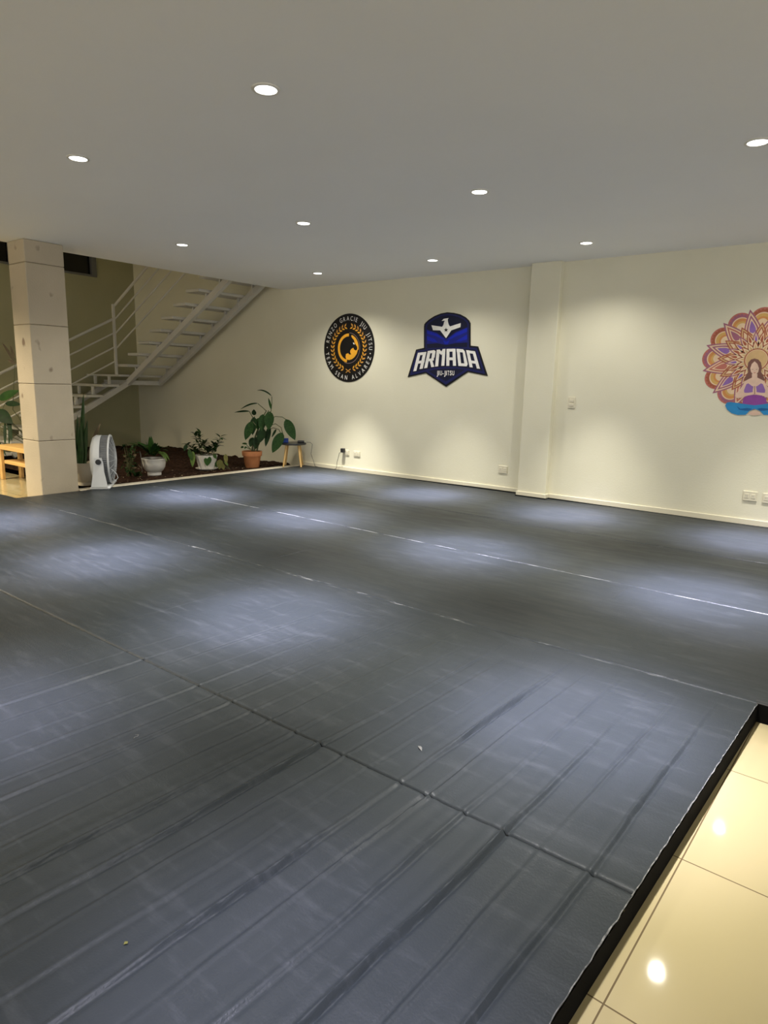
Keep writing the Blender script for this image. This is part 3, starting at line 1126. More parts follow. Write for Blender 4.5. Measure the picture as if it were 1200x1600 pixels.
leaf.leaf(Zs(136, 722, -0.03), Zs(143, 695, -0.05), 5 * depth_of(P) / FPX, 'leaf_brown', fold=0.3, n=8, twist=TOCAM, bend=0.0)
leaf.build('foliage', r)

# --- leaning plant behind the bench
P = Vector(at(-16, 752, 2, T))
P = Vector((-2.05, -2.86, T - 0.008))
r = thing('potted_plant', 'broad-leaved plant with drooping leaves standing behind the wooden bench', 'plant', P)
b = MB()
b.lathe([(0.0, 0.0), (0.10, 0.0), (0.13, 0.20), (0.14, 0.21), (0.14, 0.235), (0.128, 0.236), (0.125, 0.20)], 'terracotta', 32)
pot = b.build('pot', r)
b = MB()
b.lathe([(0.0, 0.21), (0.127, 0.212)], 'soil', 24)
b.build('potting_soil', pot)
leaf, stm = MB(), MB()
DP = depth_of(Vector((-1.95, -3.04, 0.6)))
Zl = lambda px_, py_, off=0.0: at_depth(px_, py_, DP - off) - P
kk = DP / FPX
crown = Vector((0, 0, 0.21))
for ba, ti, wpx, mm, face in (((-2, 624), (30, 610), 14, 'leaf_mid', 'f'), ((8, 630), (34, 632), 9, 'leaf_dark', 'f'), ((-6, 642), (20, 662), 20, 'leaf_dark', 'f'), ((8, 660), (8, 697), 5, 'leaf_dark', 'f'), ((17, 655), (14, 696), 5, 'leaf_dark', 'f'), ((12, 648), (19, 690), 7, 'leaf_dark', 'f'), ((-2, 690), (10, 713), 4, 'leaf_dark', 'f')):
    stm.tube([crown, Zl(ba[0] - 6, ba[1] + 14), Zl(*ba)], [0.006, 0.004, 0.003], 'stem', 6)
    leaf.leaf(Zl(*ba), Zl(*ti, 0.04), wpx * kk, mm, fold=0.2, n=9, twist=TOCAM + Vector((0, 0, 0.4)), bend=0.0)
for pts, wpx in ((((22, 565), (16, 545), (3, 535)), 4), (((23, 560), (20, 545), (16, 540)), 4), (((24, 569), (19, 563), (12, 562)), 5)):
    leaf.leaf(Zl(*pts[0]), Zl(*pts[2]), wpx * kk, 'leaf_brown', fold=0.2, n=7, twist=TOCAM, bend=0.1)
stm.tube([crown, Zl(20, 640, -0.1), Zl(23, 566)], [0.006, 0.005, 0.003], 'stem', 6)
leaf.build('foliage', r)
stm.build('stem', r)

# ------------------------------------------------------------------ bench
r = thing('wooden_bench', 'light pine bench with a lower shelf, partly hidden by the stone column', 'bench', (-1.35, -3.35, 0))
b = MB()
b.box(-0.62, 0.62, -0.15, 0.14, 0.395, 0.45, 'bench_wood', 0.004)
b.build('seat', r)
b = MB()
b.box(-0.53, 0.53, -0.11, 0.12, 0.21, 0.255, 'bench_wood', 0.004)
b.build('shelf', r)
for sx in (-0.58, 0.58):
    for sy in (-0.12, 0.11):
        b = MB()
        b.box(sx - 0.035, sx + 0.035, sy - 0.02, sy + 0.02, 0.0, 0.395, 'bench_wood', 0.004)
        b.build('leg', r)

# ------------------------------------------------------------------ fan
fa = thing('floor_fan', 'round white floor fan seen edge-on with a black side knob', 'fan', (-0.115, -3.085, T + 0.001), math.atan2(0.80, 0.60))
FXF = Matrix(((0, 0, 1, 0), (0, 1, 0, 0), (-1, 0, 0, 0.315), (0, 0, 0, 1)))   # lathe z -> local x, centre at z = .315
RF = 0.278
b = MB()
b.lathe([(0.0, -0.135), (0.10, -0.133), (0.20, -0.125), (0.255, -0.105), (RF, -0.07), (RF, -0.015), (RF - 0.004, -0.012)], 'fan_plastic', 56, FXF)
b.build('housing', fa)
b = MB()
for k in range(72):
    a = 2 * PI * k / 72
    p0 = FXF @ Vector(((RF - 0.006) * math.cos(a), (RF - 0.006) * math.sin(a), -0.015))
    p1 = FXF @ Vector(((RF - 0.006) * math.cos(a), (RF - 0.006) * math.sin(a), 0.075))
    b.tube([p0, p1], 0.0032, 'fan_grey', 5)
b.lathe([(RF - 0.016, -0.015), (RF - 0.016, 0.074)], 'fan_grey', 48, FXF)
b.build('side_grille', fa)
b = MB()
b.lathe([(RF - 0.012, 0.068), (RF + 0.004, 0.068), (RF + 0.008, 0.075), (RF + 0.004, 0.086), (RF - 0.012, 0.086)], 'fan_plastic', 56, FXF)
b.build('rim', fa)
b = MB()
for q in range(1, 9):
    rr = 0.03 + (RF - 0.03) * q / 8.5
    zz = 0.084 + 0.05 * (1 - (rr / RF) ** 2)
    b.tube([FXF @ Vector((rr * math.cos(2 * PI * k / 40), rr * math.sin(2 * PI * k / 40), zz)) for k in range(40)], 0.0018, 'fan_plastic', 5, closed=True)
for q in range(20):
    a = 2 * PI * q / 20
    b.tube([FXF @ Vector((rr * math.cos(a), rr * math.sin(a), 0.084 + 0.05 * (1 - (rr / RF) ** 2))) for rr in (0.03, 0.1, 0.17, 0.23, RF - 0.004)], 0.0018, 'fan_plastic', 5)
b.lathe([(0.0, 0.14), (0.035, 0.138), (0.042, 0.128), (0.042, 0.12)], 'fan_plastic', 24, FXF)
b.build('front_grille', fa)
b = MB()
b.lathe([(0.0, 0.05), (0.05, 0.045), (0.055, 0.0), (0.055, -0.08)], 'fan_grey', 24, FXF)
hub = b.build('hub', fa)
for q in range(5):
    a = 2 * PI * q / 5
    vs = []
    for rr, da, dz in ((0.05, 0.25, 0.02), (0.14, 0.42, 0.03), (0.235, 0.40, 0.035)):
        for s in (-1, 1):
            vs.append(FXF @ Vector((rr * math.cos(a + s * da), rr * math.sin(a + s * da), s * dz)))
    b = MB()
    b.add(vs, [(0, 1, 3, 2), (2, 3, 5, 4)], 'fan_grey', True)
    b.build('blade', hub)
for s in (-1, 1):
    b = MB()
    y = s * (RF + 0.012)
    prof = [(-0.035, 0.36), (0.035, 0.36), (0.05, 0.30), (0.055, 0.20), (0.085, 0.03), (-0.09, 0.03), (-0.06, 0.20), (-0.05, 0.30)]
    vs = [(x - 0.02, y - s * 0.004, z) for x, z in prof] + [(x - 0.02, y + s * 0.012, z) for x, z in prof]
    k = len(prof)
    fs = [tuple(range(k)), tuple(range(k, 2 * k))[::-1]] + [(i, (i + 1) % k, k + (i + 1) % k, k + i) for i in range(k)]
    b.add(vs, fs, 'fan_plastic')
    arm = b.build('side_arm', fa)
    b = MB()
    xf = Matrix.Translation((-0.02, y + s * 0.012, 0.315)) @ Matrix.Rotation(-s * PI / 2, 4, 'X')
    b.lathe([(0.030, 0.0), (0.030, 0.012), (0.026, 0.018), (0.0, 0.019)], 'black_plastic', 24, xf)
    b.build('knob', arm)
b = MB()
b.box(-0.125, 0.09, -RF - 0.02, RF + 0.02, 0.0, 0.032, 'fan_plastic', 0.012)
b.build('base', fa)
b = MB()
b.tube([(0.10, -0.20, 0.22), (0.15, -0.19, 0.17), (0.165, -0.185, 0.12), (0.14, -0.18, 0.09), (0.08, -0.18, 0.03)], 0.004, 'fan_plastic', 6)
b.build('wire_stand', fa)

# ------------------------------------------------------------------ stool with things on it
S0 = Vector((0.015, -0.165, T + 0.007))
r = thing('side_stool', 'small black-topped stool with splayed pine legs in the corner', 'stool', S0)
b = MB()
b.lathe([(0.0, 0.325), (0.186, 0.325), (0.195, 0.331), (0.195, 0.347), (0.190, 0.352), (0.0, 0.352)], 'black_paint', 48)
b.build('seat', r)
for k in range(4):
    a = math.radians(45 + 90 * k + 40)
    c, s = math.cos(a), math.sin(a)
    b = MB()
    b.tube([(0.185 * c, 0.185 * s, 0.0), (0.125 * c, 0.125 * s, 0.325)], [0.013, 0.018], 'pine_wood', 12)
    b.build('leg', r)
ZT = S0.z + 0.352 + 0.001
p = at(450, 689, 2, ZT)
b = MB()
b.box(-0.05, 0.05, -0.035, 0.035, 0.0, 0.062, 'blue_card', 0.003)
o = b.build('blue_box', None, (S0.x - 0.085, S0.y - 0.085, ZT))
o.rotation_euler = (0, 0, 0.75)
tag(o, 'small bright blue box standing on the black stool', 'box')
b = MB()
b.box(-0.05, 0.05, -0.05, 0.05, 0.0, 0.030, 'black_plastic', 0.008)
o = b.build('router', None, (S0.x + 0.085, S0.y + 0.08, ZT))
o.rotation_euler = (0, 0, 0.75)
tag(o, 'flat black network router on the stool beside the blue box', 'router')

# ------------------------------------------------------------------ wall plates
plate0 = None


def wall_plate(x, z, w_, h_, y, label, switch=False):
    rr = thing('light_switch' if switch else 'power_outlet', label, 'switch' if switch else 'outlet', (x, y, z), group=None)
    q = MB()
    q.box(-w_ / 2, w_ / 2, -0.012, -0.001, -h_ / 2, h_ / 2, 'baseboard_paint', 0.004)
    pl = q.build('cover_plate', rr)
    if switch:
        for dz in (-0.022, 0.022):
            q = MB()
            q.box(-0.026, 0.026, -0.019, -0.011, dz - 0.016, dz + 0.016, 'baseboard_paint', 0.003)
            q.build('rocker', pl)
    else:
        for dx in (-0.028, 0.028):
            q = MB()
            q.box(dx - 0.018, dx + 0.018, -0.015, -0.011, -0.022, 0.022, 'baseboard_paint', 0.002)
            for s in (-0.006, 0.006):
                q.box(dx + s - 0.001, dx + s + 0.001, -0.0155, -0.0149, -0.005, 0.006, 'grey_metal')
            q.build('socket', pl)
    return rr


q = at(786, 733.5, 1, WL)
wall_plate(q.x, q.z, 0.122, 0.092, WL, 'cream outlet low on the wall just beside the pilaster, below the shield emblem')
q = at(893.5, 629, 1, 0)
wall_plate(q.x, q.z, 0.086, 0.122, 0.0, 'cream light switch plate at hand height right of the pilaster', True)
q = at(1172, 775, 1, 0)
wall_plate(q.x, q.z, 0.125, 0.095, 0.0, 'cream outlet below the mandala mural, the nearer to the pilaster of the pair')
q = at(1203, 779, 1, 0)
wall_plate(q.x, q.z, 0.125, 0.095, 0.0, 'cream outlet cut by the right picture edge, beside another below the mural')
q1 = at(541, 707, 1, WL)
wall_plate(q1.x, q1.z, 0.12, 0.078, WL, 'cream outlet near the stool with a black adapter plugged in')
q = at(558, 709, 1, WL)
wall_plate(q.x, q.z, 0.12, 0.078, WL, 'empty cream outlet beside the one with the black adapter')
ad = Vector((q1.x - 0.03, WL - 0.016, q1.z + 0.03))
b = MB()
b.box(-0.028, 0.028, -0.052, 0.0, -0.03, 0.03, 'black_plastic', 0.006)
tag(b.build('power_adapter', None, ad), 'black plug-in power adapter in the outlet near the stool', 'adapter')
b = MB()
zf = T + 0.008
rp_ = Vector((S0.x + 0.15, S0.y + 0.13, ZT + 0.008))
b.tube([rp_, rp_ + Vector((0.05, 0.03, 0.0)), rp_ + Vector((0.075, 0.05, -0.03)), Vector((S0.x + 0.24, -0.03, 0.28)), Vector((S0.x + 0.27, 0.00, 0.16)), Vector((S0.x + 0.29, 0.005, zf + 0.01)), Vector((S0.x + 0.36, 0.01, zf)), Vector((0.62, 0.012, zf)), Vector((ad.x - 0.14, 0.014, zf)), Vector((ad.x - 0.11, 0.025, zf + 0.02)),
        Vector((ad.x - 0.10, 0.02, zf + 0.10)), Vector((ad.x - 0.075, 0.015, zf + 0.16)), Vector((ad.x - 0.035, 0.0, ad.z - 0.034)), Vector((ad.x, -0.012, ad.z - 0.034))], 0.0035, 'black_plastic', 6)
tag(b.build('power_cable'), 'thin dark cable running from the stool along the wall to the adapter', 'cable')


# ------------------------------------------------------------------ wall emblems
class Wall:
    """flat printed layers on a wall at y = Y, in metres round (cx, cz)"""

    def __init__(self, root, Y, pitch=0.0006):
        self.R, self.Y, self.P = Vector(root), Y, pitch

    def pt(self, x, z, lay):
        return Vector((x - self.R.x, self.Y - self.P * lay - self.R.y, z - self.R.z))


def font_glyphs(chars, bold=0.0):
    out = {}
    for ch in set(chars):
        if ch == ' ':
            continue
        cu = bpy.data.curves.new('glyph', 'FONT')
        cu.body = ch
        cu.size = 1.0
        cu.offset = bold
        ob = bpy.data.objects.new('glyph', cu)
        COL.objects.link(ob)
        dg = bpy.context.evaluated_depsgraph_get()
        me = bpy.data.meshes.new_from_object(ob.evaluated_get(dg))
        vs = [v.co.copy() for v in me.vertices]
        fs = [tuple(p.vertices) for p in me.polygons]
        out[ch] = (vs, fs, min(v.x for v in vs), max(v.x for v in vs))
        bpy.data.objects.remove(ob)
        bpy.data.curves.remove(cu)
        bpy.data.meshes.remove(me)
    return out


# --- round emblem
EC = (0.915, 1.735 + T)
c_ = at(545, 544, 1, WL)
EC = (c_.x, c_.z)
ER = 0.468
r = thing('round_wall_emblem', 'round black wall emblem with gold wreath and white ring lettering', 'sign', (EC[0], WL - 0.001, EC[1]))
W = Wall((EC[0], WL - 0.001, EC[1]), WL - 0.008)
XF = Matrix.Rotation(PI / 2, 4, 'X')
b = MB()
b.lathe([(0.0, 0.007), (ER - 0.002, 0.007), (ER, 0.005), (ER, 0.0)], 'p_black', 96, XF)
b.build('backing_disc', r)


def epol(a, rr):
    return EC[0] + rr * math.cos(a), EC[1] + rr * math.sin(a)


G = font_glyphs('RENZO GRACIE JIU JITSU TEAM SEAN ALVAREZ')
b = MB()


def ring_text(mb, text, a0, a1, rad, h, inward, lay=1, narrow=0.80, m='p_white'):
    hs = h / 0.72
    ws = [(G[c][3] - G[c][2]) * hs * narrow if c != ' ' else 0.30 * hs for c in text]
    total = sum(ws)
    span = abs(a1 - a0) * rad
    gap = (span - total) / (len(text) - 1)
    s = 0.0
    sg = -1 if a1 < a0 else 1
    for ch, wd in zip(text, ws):
        a = a0 + sg * (s + wd / 2) / rad
        if ch != ' ':
            vs, fs, mn, mx = G[ch]
            rot = a - PI / 2 if not inward else a + PI / 2
            cx, cz = epol(a, rad)
            ps = []
            for v in vs:
                u = (v.x - (mn + mx) / 2) * hs * narrow
                t = (v.y - 0.36) * hs
                ps.append(W.pt(cx + u * math.cos(rot) - t * math.sin(rot), cz + u * math.sin(rot) + t * math.cos(rot), lay))
            mb.add(ps, fs, m)
        s += wd + gap


ring_text(b, 'RENZO GRACIE JIU JITSU', math.radians(168), math.radians(-4), ER * 0.865, 0.062, False)
ring_text(b, 'TEAM SEAN ALVAREZ', math.radians(188), math.radians(343), ER * 0.865, 0.062, True)
for a in (178, -11):
    cx, cz = epol(math.radians(a), ER * 0.865)
    b.poly([W.pt(cx + 0.009 * math.cos(k * PI / 4), cz + 0.009 * math.sin(k * PI / 4), 1) for k in range(8)], 'p_white')
b.build('lettering', r)
b = MB()
for side in (-1, 1):
    for k in range(15):
        a = math.radians(270 + side * (16 + k * 10.6))
        rr = ER * 0.635
        cx, cz = epol(a, rr)
        tx, tz = -math.sin(a) * side, math.cos(a) * side      # growth direction
        nx_, nz_ = math.cos(a), math.sin(a)
        for s in (-1, 1):
            L_ = 0.050
            ex, ez = cx + tx * L_ + s * nx_ * 0.040, cz + tz * L_ + s * nz_ * 0.040
            mx_, mz_ = (cx + ex) / 2, (cz + ez) / 2
            px_, pz_ = -(ez - cz), (ex - cx)
            f = 0.20
            b.poly([W.pt(cx, cz, 1), W.pt(mx_ + px_ * f, mz_ + pz_ * f, 1), W.pt(ex, ez, 1), W.pt(mx_ - px_ * f, mz_ - pz_ * f, 1)], 'p_wheat' if s > 0 else 'p_gold')
for s in (-1, 1):
    x0, z0 = EC[0] + s * 0.045, EC[1] - ER * 0.60
    b.poly([W.pt(x0, z0, 1), W.pt(x0 - s * 0.09, z0 - 0.05, 1), W.pt(x0 - s * 0.085, z0 - 0.06, 1), W.pt(x0, z0 - 0.012, 1)], 'p_wheat')
b.build('wreath', r)
b = MB()


def ZE(zx, zy, lay):
    q_ = at(490 + zx / 10.909, 480 + zy / 10.908, 1, WL - 0.008)
    return W.pt(q_.x, q_.z, lay)


def ring_poly(mb, r0, r1, a0, a1, m, lay, n=30, taper=False):
    for k in range(n):
        b0, b1 = a0 + (a1 - a0) * k / n, a0 + (a1 - a0) * (k + 1) / n
        mb.poly([W.pt(*epol(b0, r0), lay), W.pt(*epol(b1, r0), lay), W.pt(*epol(b1, r1), lay), W.pt(*epol(b0, r1), lay)], m)


ring_poly(b, ER * 0.44, ER * 0.452, math.radians(-110), math.radians(85), 'p_grey', 1)
ring_poly(b, ER * 0.34, ER * 0.425, math.radians(88), math.radians(262), 'p_gold', 1)
ring_poly(b, ER * 0.345, ER * 0.40, math.radians(-8), math.radians(72), 'p_gold', 1)
b.poly([ZE(*q_, 2) for q_ in ((545, 850), (552, 800), (590, 782), (612, 806), (632, 800), (622, 750), (640, 715), (678, 690), (690, 722), (718, 738), (742, 722), (748, 690), (752, 735), (735, 795), (700, 850), (655, 885), (605, 902), (560, 890))], 'p_gold')
b.poly([ZE(*q_, 2) for q_ in ((640, 480), (690, 520), (735, 590), (752, 690), (728, 650), (700, 610), (690, 560), (655, 520))], 'p_gold')
b.poly([ZE(*q_, 3) for q_ in ((596, 800), (612, 800), (640, 788), (640, 806), (615, 806))], 'p_black')
b.poly([ZE(*q_, 3) for q_ in ((672, 600), (695, 612), (700, 640), (680, 630))], 'p_white')
b.build('crest', r)

# --- shield emblem
c_ = at(700, 548, 1, WL)
SC0 = (c_.x, WL - 0.001, c_.z)
r = thing('shield_wall_emblem', 'navy blue shield-shaped wall emblem with white eagle and block lettering', 'sign', SC0)
W = Wall(SC0, WL - 0.009)


def ZS(zx, zy, lay):
    q_ = at(625 + zx / 8, 475 + zy / 8, 1, WL - 0.009)
    return W.pt(q_.x, q_.z, lay)


OUT = [(299, 285), (303, 255), (318, 233), (360, 195), (430, 150), (510, 118), (590, 103), (670, 110), (750, 128), (820, 165), (862, 205), (880, 240), (880, 520), (975, 530), (1095, 900), (850, 850), (575, 1035), (320, 865), (95, 915), (200, 570), (299, 548)]
b = MB()
front = [ZS(x, y, 0) for x, y in OUT]
back = [v + Vector((0, 0.0085, 0)) for v in front]
b.poly(front, 'p_black')
k = len(front)
b.add(front + back, [(i, (i + 1) % k, k + (i + 1) % k, k + i) for i in range(k)], 'p_black')
b.build('backing_board', r)
b = MB()
b.poly([ZS(x, y, 1) for x, y in [(315, 290), (320, 262), (335, 242), (372, 208), (438, 166), (512, 134), (590, 120), (668, 126), (742, 144), (808, 178), (848, 214), (864, 248), (864, 548), (315, 560)]], 'p_navy')
b.poly([ZS(x, y, 2) for x, y in [(338, 300), (345, 262), (385, 226), (448, 184), (520, 154), (590, 142), (662, 148), (732, 164), (792, 194), (832, 228), (842, 252), (842, 540), (338, 550)]], 'p_royal')
b.poly([ZS(x, y, 3) for x, y in [(338, 300), (345, 262), (385, 226), (448, 184), (520, 154), (590, 142), (662, 148), (732, 164), (792, 194), (832, 228), (842, 252), (842, 290), (700, 350), (578, 440), (460, 360), (338, 320)]], 'p_deepnavy')
for q_ in ([(338, 330), (460, 372), (560, 440), (530, 440), (450, 402), (338, 368)], [(842, 300), (700, 365), (600, 440), (632, 440), (715, 400), (842, 345)], [(338, 400), (440, 440), (470, 480), (400, 470), (338, 450)], [(842, 380), (760, 430), (690, 470), (760, 465), (842, 440)], [(540, 452), (578, 470), (620, 452), (600, 500), (560, 500)]):
    b.poly([ZS(x, y, 4) for x, y in q_], 'p_blue')
b.poly([ZS(x, y, 4) for x, y in [(338, 500), (470, 490), (578, 512), (690, 490), (842, 480), (842, 540), (338, 550)]], 'p_deepnavy')
b.poly([ZS(x, y, 5) for x, y in [(214, 584), (420, 552), (600, 540), (800, 540), (962, 548), (1068, 876), (846, 832), (575, 1008), (326, 846), (124, 892)]], 'p_navy')
b.poly([ZS(x, y, 6) for x, y in [(232, 604), (420, 570), (600, 556), (800, 558), (948, 572), (1036, 842), (850, 806), (700, 786), (575, 786), (440, 796), (300, 826), (156, 862)]], 'p_deepnavy')
b.poly([ZS(x, y, 6) for x, y in [(352, 838), (450, 816), (575, 806), (700, 806), (812, 822), (575, 968)]], 'p_deepnavy')
b.build('blue_panel', r)
b = MB()
for k, q_ in enumerate(([(395, 265), (530, 286), (512, 330), (415, 328)], [(622, 282), (762, 238), (757, 290), (648, 328)],
           [(552, 230), (602, 222), (612, 258), (628, 284), (656, 312), (578, 428), (498, 322), (530, 285), (545, 262)],
           [(523, 212), (548, 186), (580, 180), (612, 176), (600, 192), (602, 226), (552, 232), (562, 208)])):
    b.poly([ZS(x, y, 7 + 0.25 * k) for x, y in q_], 'p_white')
star = []
for k in range(10):
    a = -PI / 2 + k * PI / 5
    rr = 30 if k % 2 == 0 else 12
    star.append(ZS(578 + rr * math.cos(a), 325 + rr * math.sin(a), 9))
b.poly(star, 'p_black')
b.build('eagle', r)
b = MB()
ST = [  # A R M A D A in block strokes
    [(226, 610), (264, 606), (206, 836), (168, 842)], [(294, 602), (332, 598), (286, 808), (246, 814)], [(226, 610), (332, 598), (326, 632), (218, 645)], [(206, 716), (312, 700), (304, 736), (197, 750)],
    [(350, 588), (388, 583), (343, 798), (304, 804)], [(350, 588), (430, 576), (446, 590), (440, 610), (343, 622)], [(410, 582), (448, 588), (436, 668), (412, 684), (393, 684)], [(334, 690), (428, 676), (424, 706), (327, 720)], [(372, 700), (402, 690), (432, 784), (394, 790)],
    [(462, 572), (500, 568), (480, 778), (441, 783)], [(534, 563), (571, 560), (558, 771), (519, 774)], [(462, 572), (498, 568), (520, 594), (541, 563), (571, 560), (569, 604), (540, 614), (519, 638), (499, 618), (460, 616)],
    [(585, 561), (622, 560), (620, 773), (582, 773)], [(658, 558), (696, 560), (704, 772), (665, 773)], [(585, 561), (696, 559), (697, 594), (585, 597)], [(583, 668), (700, 668), (701, 703), (583, 703)],
    [(710, 560), (747, 562), (771, 776), (733, 773)], [(710, 560), (790, 566), (812, 590), (816, 610), (712, 597)], [(782, 570), (812, 588), (850, 752), (838, 780), (812, 778)], [(731, 740), (846, 744), (838, 780), (733, 774)],
    [(830, 577), (867, 580), (913, 793), (874, 790)], [(905, 586), (942, 591), (1004, 810), (964, 806)], [(830, 577), (942, 591), (950, 626), (838, 612)], [(858, 702), (972, 716), (980, 752), (866, 736)]]
for k, q_ in enumerate(ST):
    b.poly([ZS(x, y, 7 + 0.25 * k) for x, y in q_], 'p_white')
G2 = font_glyphs('JIU-JITSU', 0.02)
x0 = 462
ws = [20, 18, 30, 18, 24, 16, 28, 28, 32]
for ch, wd in zip('JIU-JITSU', ws):
    vs, fs, mn, mx = G2[ch]
    ps = []
    for v in vs:
        zx = x0 + (v.x - mn) / max(mx - mn, 1e-3) * (wd - 6 if ch != 'I' else 9)
        zy = 890 - v.y / 0.72 * 58
        ps.append(ZS(zx, zy, 7))
    b.add(ps, fs, 'p_white')
    x0 += wd + 1.5 if ch != '-' else wd
b.build('lettering', r)

# --- mandala mural with a meditating woman
c_ = at(1182, 562, 1, 0.0)
MC = (c_.x, -0.001, c_.z)
r = thing('mandala_mural', 'colourful flat mandala decal with a cross-legged woman in purple top and blue trousers', 'mural', MC)
W = Wall(MC, -0.0015, 0.00016)


def mp(x, z, lay):
    return W.pt(MC[0] + x, MC[2] + z, lay)


def pol(a, rr):
    return rr * math.cos(a), rr * math.sin(a)


def circle(mb, cx, cz, rr, m, lay, n=28, sx=1.0):
    mb.poly([mp(cx + rr * sx * math.cos(2 * PI * k / n), cz + rr * math.sin(2 * PI * k / n), lay) for k in range(n)], m)


def petal(mb, a, r0, r1, wd, m, lay, pw=0.55, n=8):
    left, right = [], []
    for k in range(n + 1):
        t = k / n
        rr = r0 + (r1 - r0) * t
        w_ = wd / 2 * (math.sin(PI * t ** pw) ** 0.9 if 0 < t < 1 else 0)
        cx, cz = pol(a, rr)
        left.append((cx - w_ * math.sin(a), cz + w_ * math.cos(a)))
        right.append((cx + w_ * math.sin(a), cz - w_ * math.cos(a)))
    mb.poly([mp(x, z, lay) for x, z in left + right[1:-1][::-1]], m)


b = MB()
R0 = 0.455
for k in range(12):
    a = math.radians(88 + 30 * k)
    cx, cz = pol(a, R0 * 0.80)
    for q, (rr, mm) in enumerate(((0.108, 'm_rose'), (0.103, 'm_purple' if k % 2 else 'm_rust'), (0.080, 'm_cream'), (0.076, 'm_orange' if k % 2 else 'm_yellow'), (0.056, 'm_yellow' if k % 2 else 'm_orange'), (0.045, 'm_cream'))):
        circle(b, cx * (1 - 0.02 * q), cz * (1 - 0.02 * q), rr, mm, 1 + q)
    for d in range(9):
        aa = a + math.radians(-80 + 20 * d)
        circle(b, cx + 0.091 * math.cos(aa), cz + 0.091 * math.sin(aa), 0.006, 'm_rose', 5, 8)
for k in range(12):
    a = math.radians(103 + 30 * k)
    v = ('m_violet', 'm_purple', 'm_violet', 'm_rose')[k % 4]
    petal(b, a, R0 * 0.36, R0 * 1.03, 0.150, 'm_purple', 8)
    petal(b, a, R0 * 0.40, R0 * 0.97, 0.125, 'm_cream', 9)
    petal(b, a, R0 * 0.44, R0 * 0.91, 0.105, 'm_rose' if k % 2 else 'm_purple', 10)
    petal(b, a, R0 * 0.50, R0 * 0.85, 0.072, 'm_cream', 11)
    petal(b, a, R0 * 0.54, R0 * 0.80, 0.054, v, 12)
for k in range(12):
    a = math.radians(88 + 30 * k)
    petal(b, a, R0 * 0.30, R0 * 0.74, 0.120, 'm_rust', 13)
    petal(b, a, R0 * 0.33, R0 * 0.70, 0.095, 'm_tan', 14)
    petal(b, a, R0 * 0.38, R0 * 0.66, 0.066, 'm_rust', 15)
    petal(b, a, R0 * 0.42, R0 * 0.62, 0.042, 'm_cream', 16)
circle(b, 0, 0, R0 * 0.50, 'm_tan', 17, 48)
for k in range(24):
    a = math.radians(7.5 + 15 * k)
    petal(b, a, R0 * 0.20, R0 * 0.60, 0.070, 'm_rust' if k % 2 else 'm_purple', 18)
    petal(b, a, R0 * 0.22, R0 * 0.54, 0.052, 'm_cream', 19)
    petal(b, a, R0 * 0.36, R0 * 0.50, 0.022, 'm_violet' if k % 3 == 0 else 'm_rust', 20)
for k in range(18):
    a = math.radians(20 * k)
    petal(b, a, R0 * 0.14, R0 * 0.40, 0.060, 'm_rust', 21)
    petal(b, a, R0 * 0.15, R0 * 0.36, 0.044, 'm_cream', 22)
    petal(b, a, R0 * 0.20, R0 * 0.31, 0.018, 'm_tan', 23)
circle(b, 0, 0, R0 * 0.225, 'm_rust', 24, 40)
circle(b, 0, 0, R0 * 0.205, 'm_cream', 25, 40)
circle(b, 0, 0, R0 * 0.195, 'm_tan', 26, 40)
b.build('mandala', r)


def ZM(zx, zy, lay):
    q_ = at(1080 + zx / 7.275, 460 + zy / 7.273, 1, -0.0015)
    return W.pt(q_.x, q_.z, lay)


AX = 722


def mir(pts):
    return [(2 * AX - x, y) for x, y in pts]


b = MB()


def fig(pts, m, lay, both=True):
    b.poly([ZM(x, y, lay) for x, y in pts], m)
    if both:
        b.poly([ZM(x, y, lay) for x, y in mir(pts)], m)


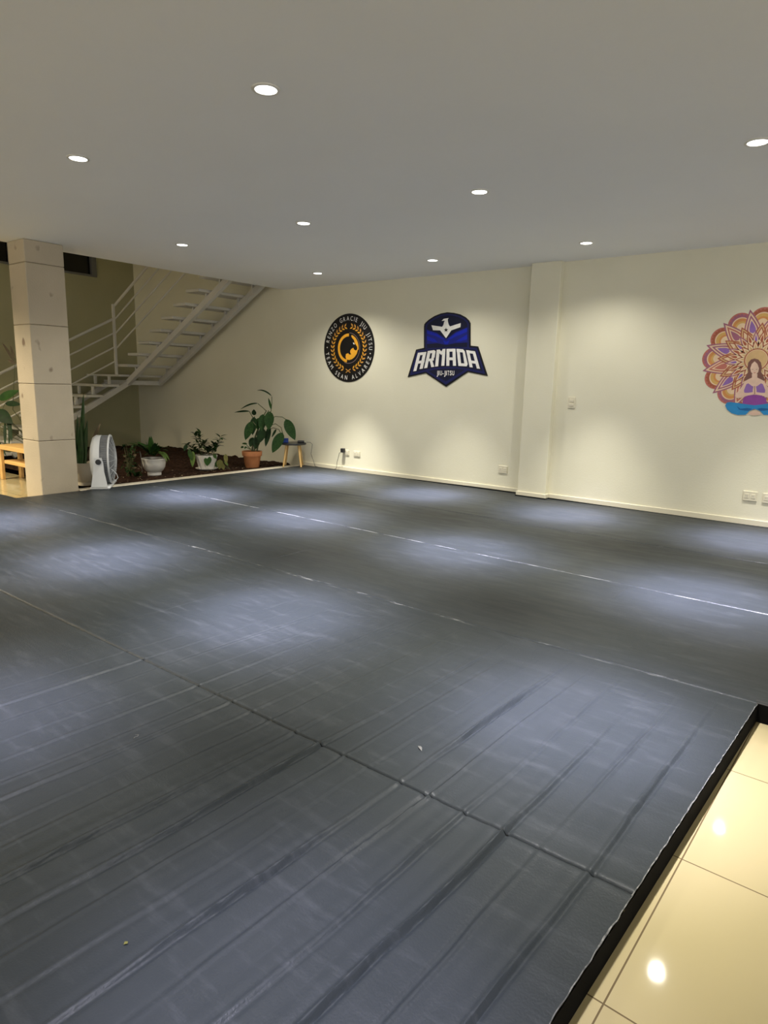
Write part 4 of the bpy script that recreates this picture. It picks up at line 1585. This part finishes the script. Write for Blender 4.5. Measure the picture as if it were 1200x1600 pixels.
# hair, face, torso, arms, legs
fig([(722, 728), (680, 740), (650, 775), (640, 830), (648, 880), (625, 920), (605, 970), (622, 1010), (650, 1030), (670, 1000), (722, 1000)], 'm_hair', 28)
fig([(722, 905), (690, 905), (692, 945), (650, 965), (612, 985), (590, 1030), (545, 1090), (500, 1140), (520, 1175), (600, 1150), (690, 1130), (722, 1130)], 'm_skin', 29)
fig([(722, 1050), (690, 1040), (650, 1010), (628, 1020), (600, 1090), (606, 1118), (690, 1118), (722, 1100)], 'm_violet', 30)
fig([(722, 1140), (650, 1145), (600, 1175), (582, 1230), (600, 1255), (722, 1260)], 'm_plum', 30)
fig([(495, 1150), (560, 1130), (640, 1120), (700, 1110), (705, 1140), (640, 1150), (570, 1175), (520, 1180)], 'm_skin', 31)
fig([(722, 1030), (708, 1045), (700, 1090), (702, 1135), (722, 1140)], 'm_skin', 32)
b.poly([ZM(x, y, 33) for x, y in ((719, 1040), (725, 1040), (726, 1135), (718, 1135))], 'm_hair')
fig([(722, 760), (690, 790), (672, 840), (680, 880), (705, 912), (722, 918)], 'm_skin', 33)
fig([(688, 848), (708, 852), (706, 856), (690, 853)], 'm_hair', 34)
b.poly([ZM(x, y, 34) for x, y in ((705, 890), (722, 886), (740, 890), (722, 896))], 'm_rose')
b.poly([ZM(x, y, 34) for x, y in ((716, 868), (728, 868), (722, 872))], 'm_line')
fig([(722, 752), (700, 770), (680, 800), (668, 850), (672, 900), (650, 880), (645, 820), (660, 770), (700, 740), (722, 735)], 'm_hair', 35)
fig([(722, 1260), (640, 1250), (540, 1235), (440, 1222), (402, 1232), (388, 1265), (410, 1310), (460, 1350), (530, 1370), (620, 1368), (660, 1325), (722, 1300)], 'm_teal', 31)
fig([(690, 1300), (640, 1290), (560, 1300), (520, 1270), (545, 1310), (620, 1322), (660, 1325)], 'm_dkteal', 32)
fig([(722, 1322), (680, 1328), (645, 1362), (690, 1372), (722, 1378)], 'm_skin', 31)
b.build('seated_figure', r)

# ------------------------------------------------------------------ world, colour
wd = bpy.data.worlds.new('world')
wd.use_nodes = True
bg = wd.node_tree.nodes['Background']
bg.inputs['Color'].default_value = (1.0, 0.97, 0.90, 1)
bg.inputs['Strength'].default_value = 1.4
SC.world = wd
SC.view_settings.view_transform = 'Standard'
SC.view_settings.look = 'None'
SC.view_settings.exposure = 0.0
SC.view_settings.gamma = 1.0
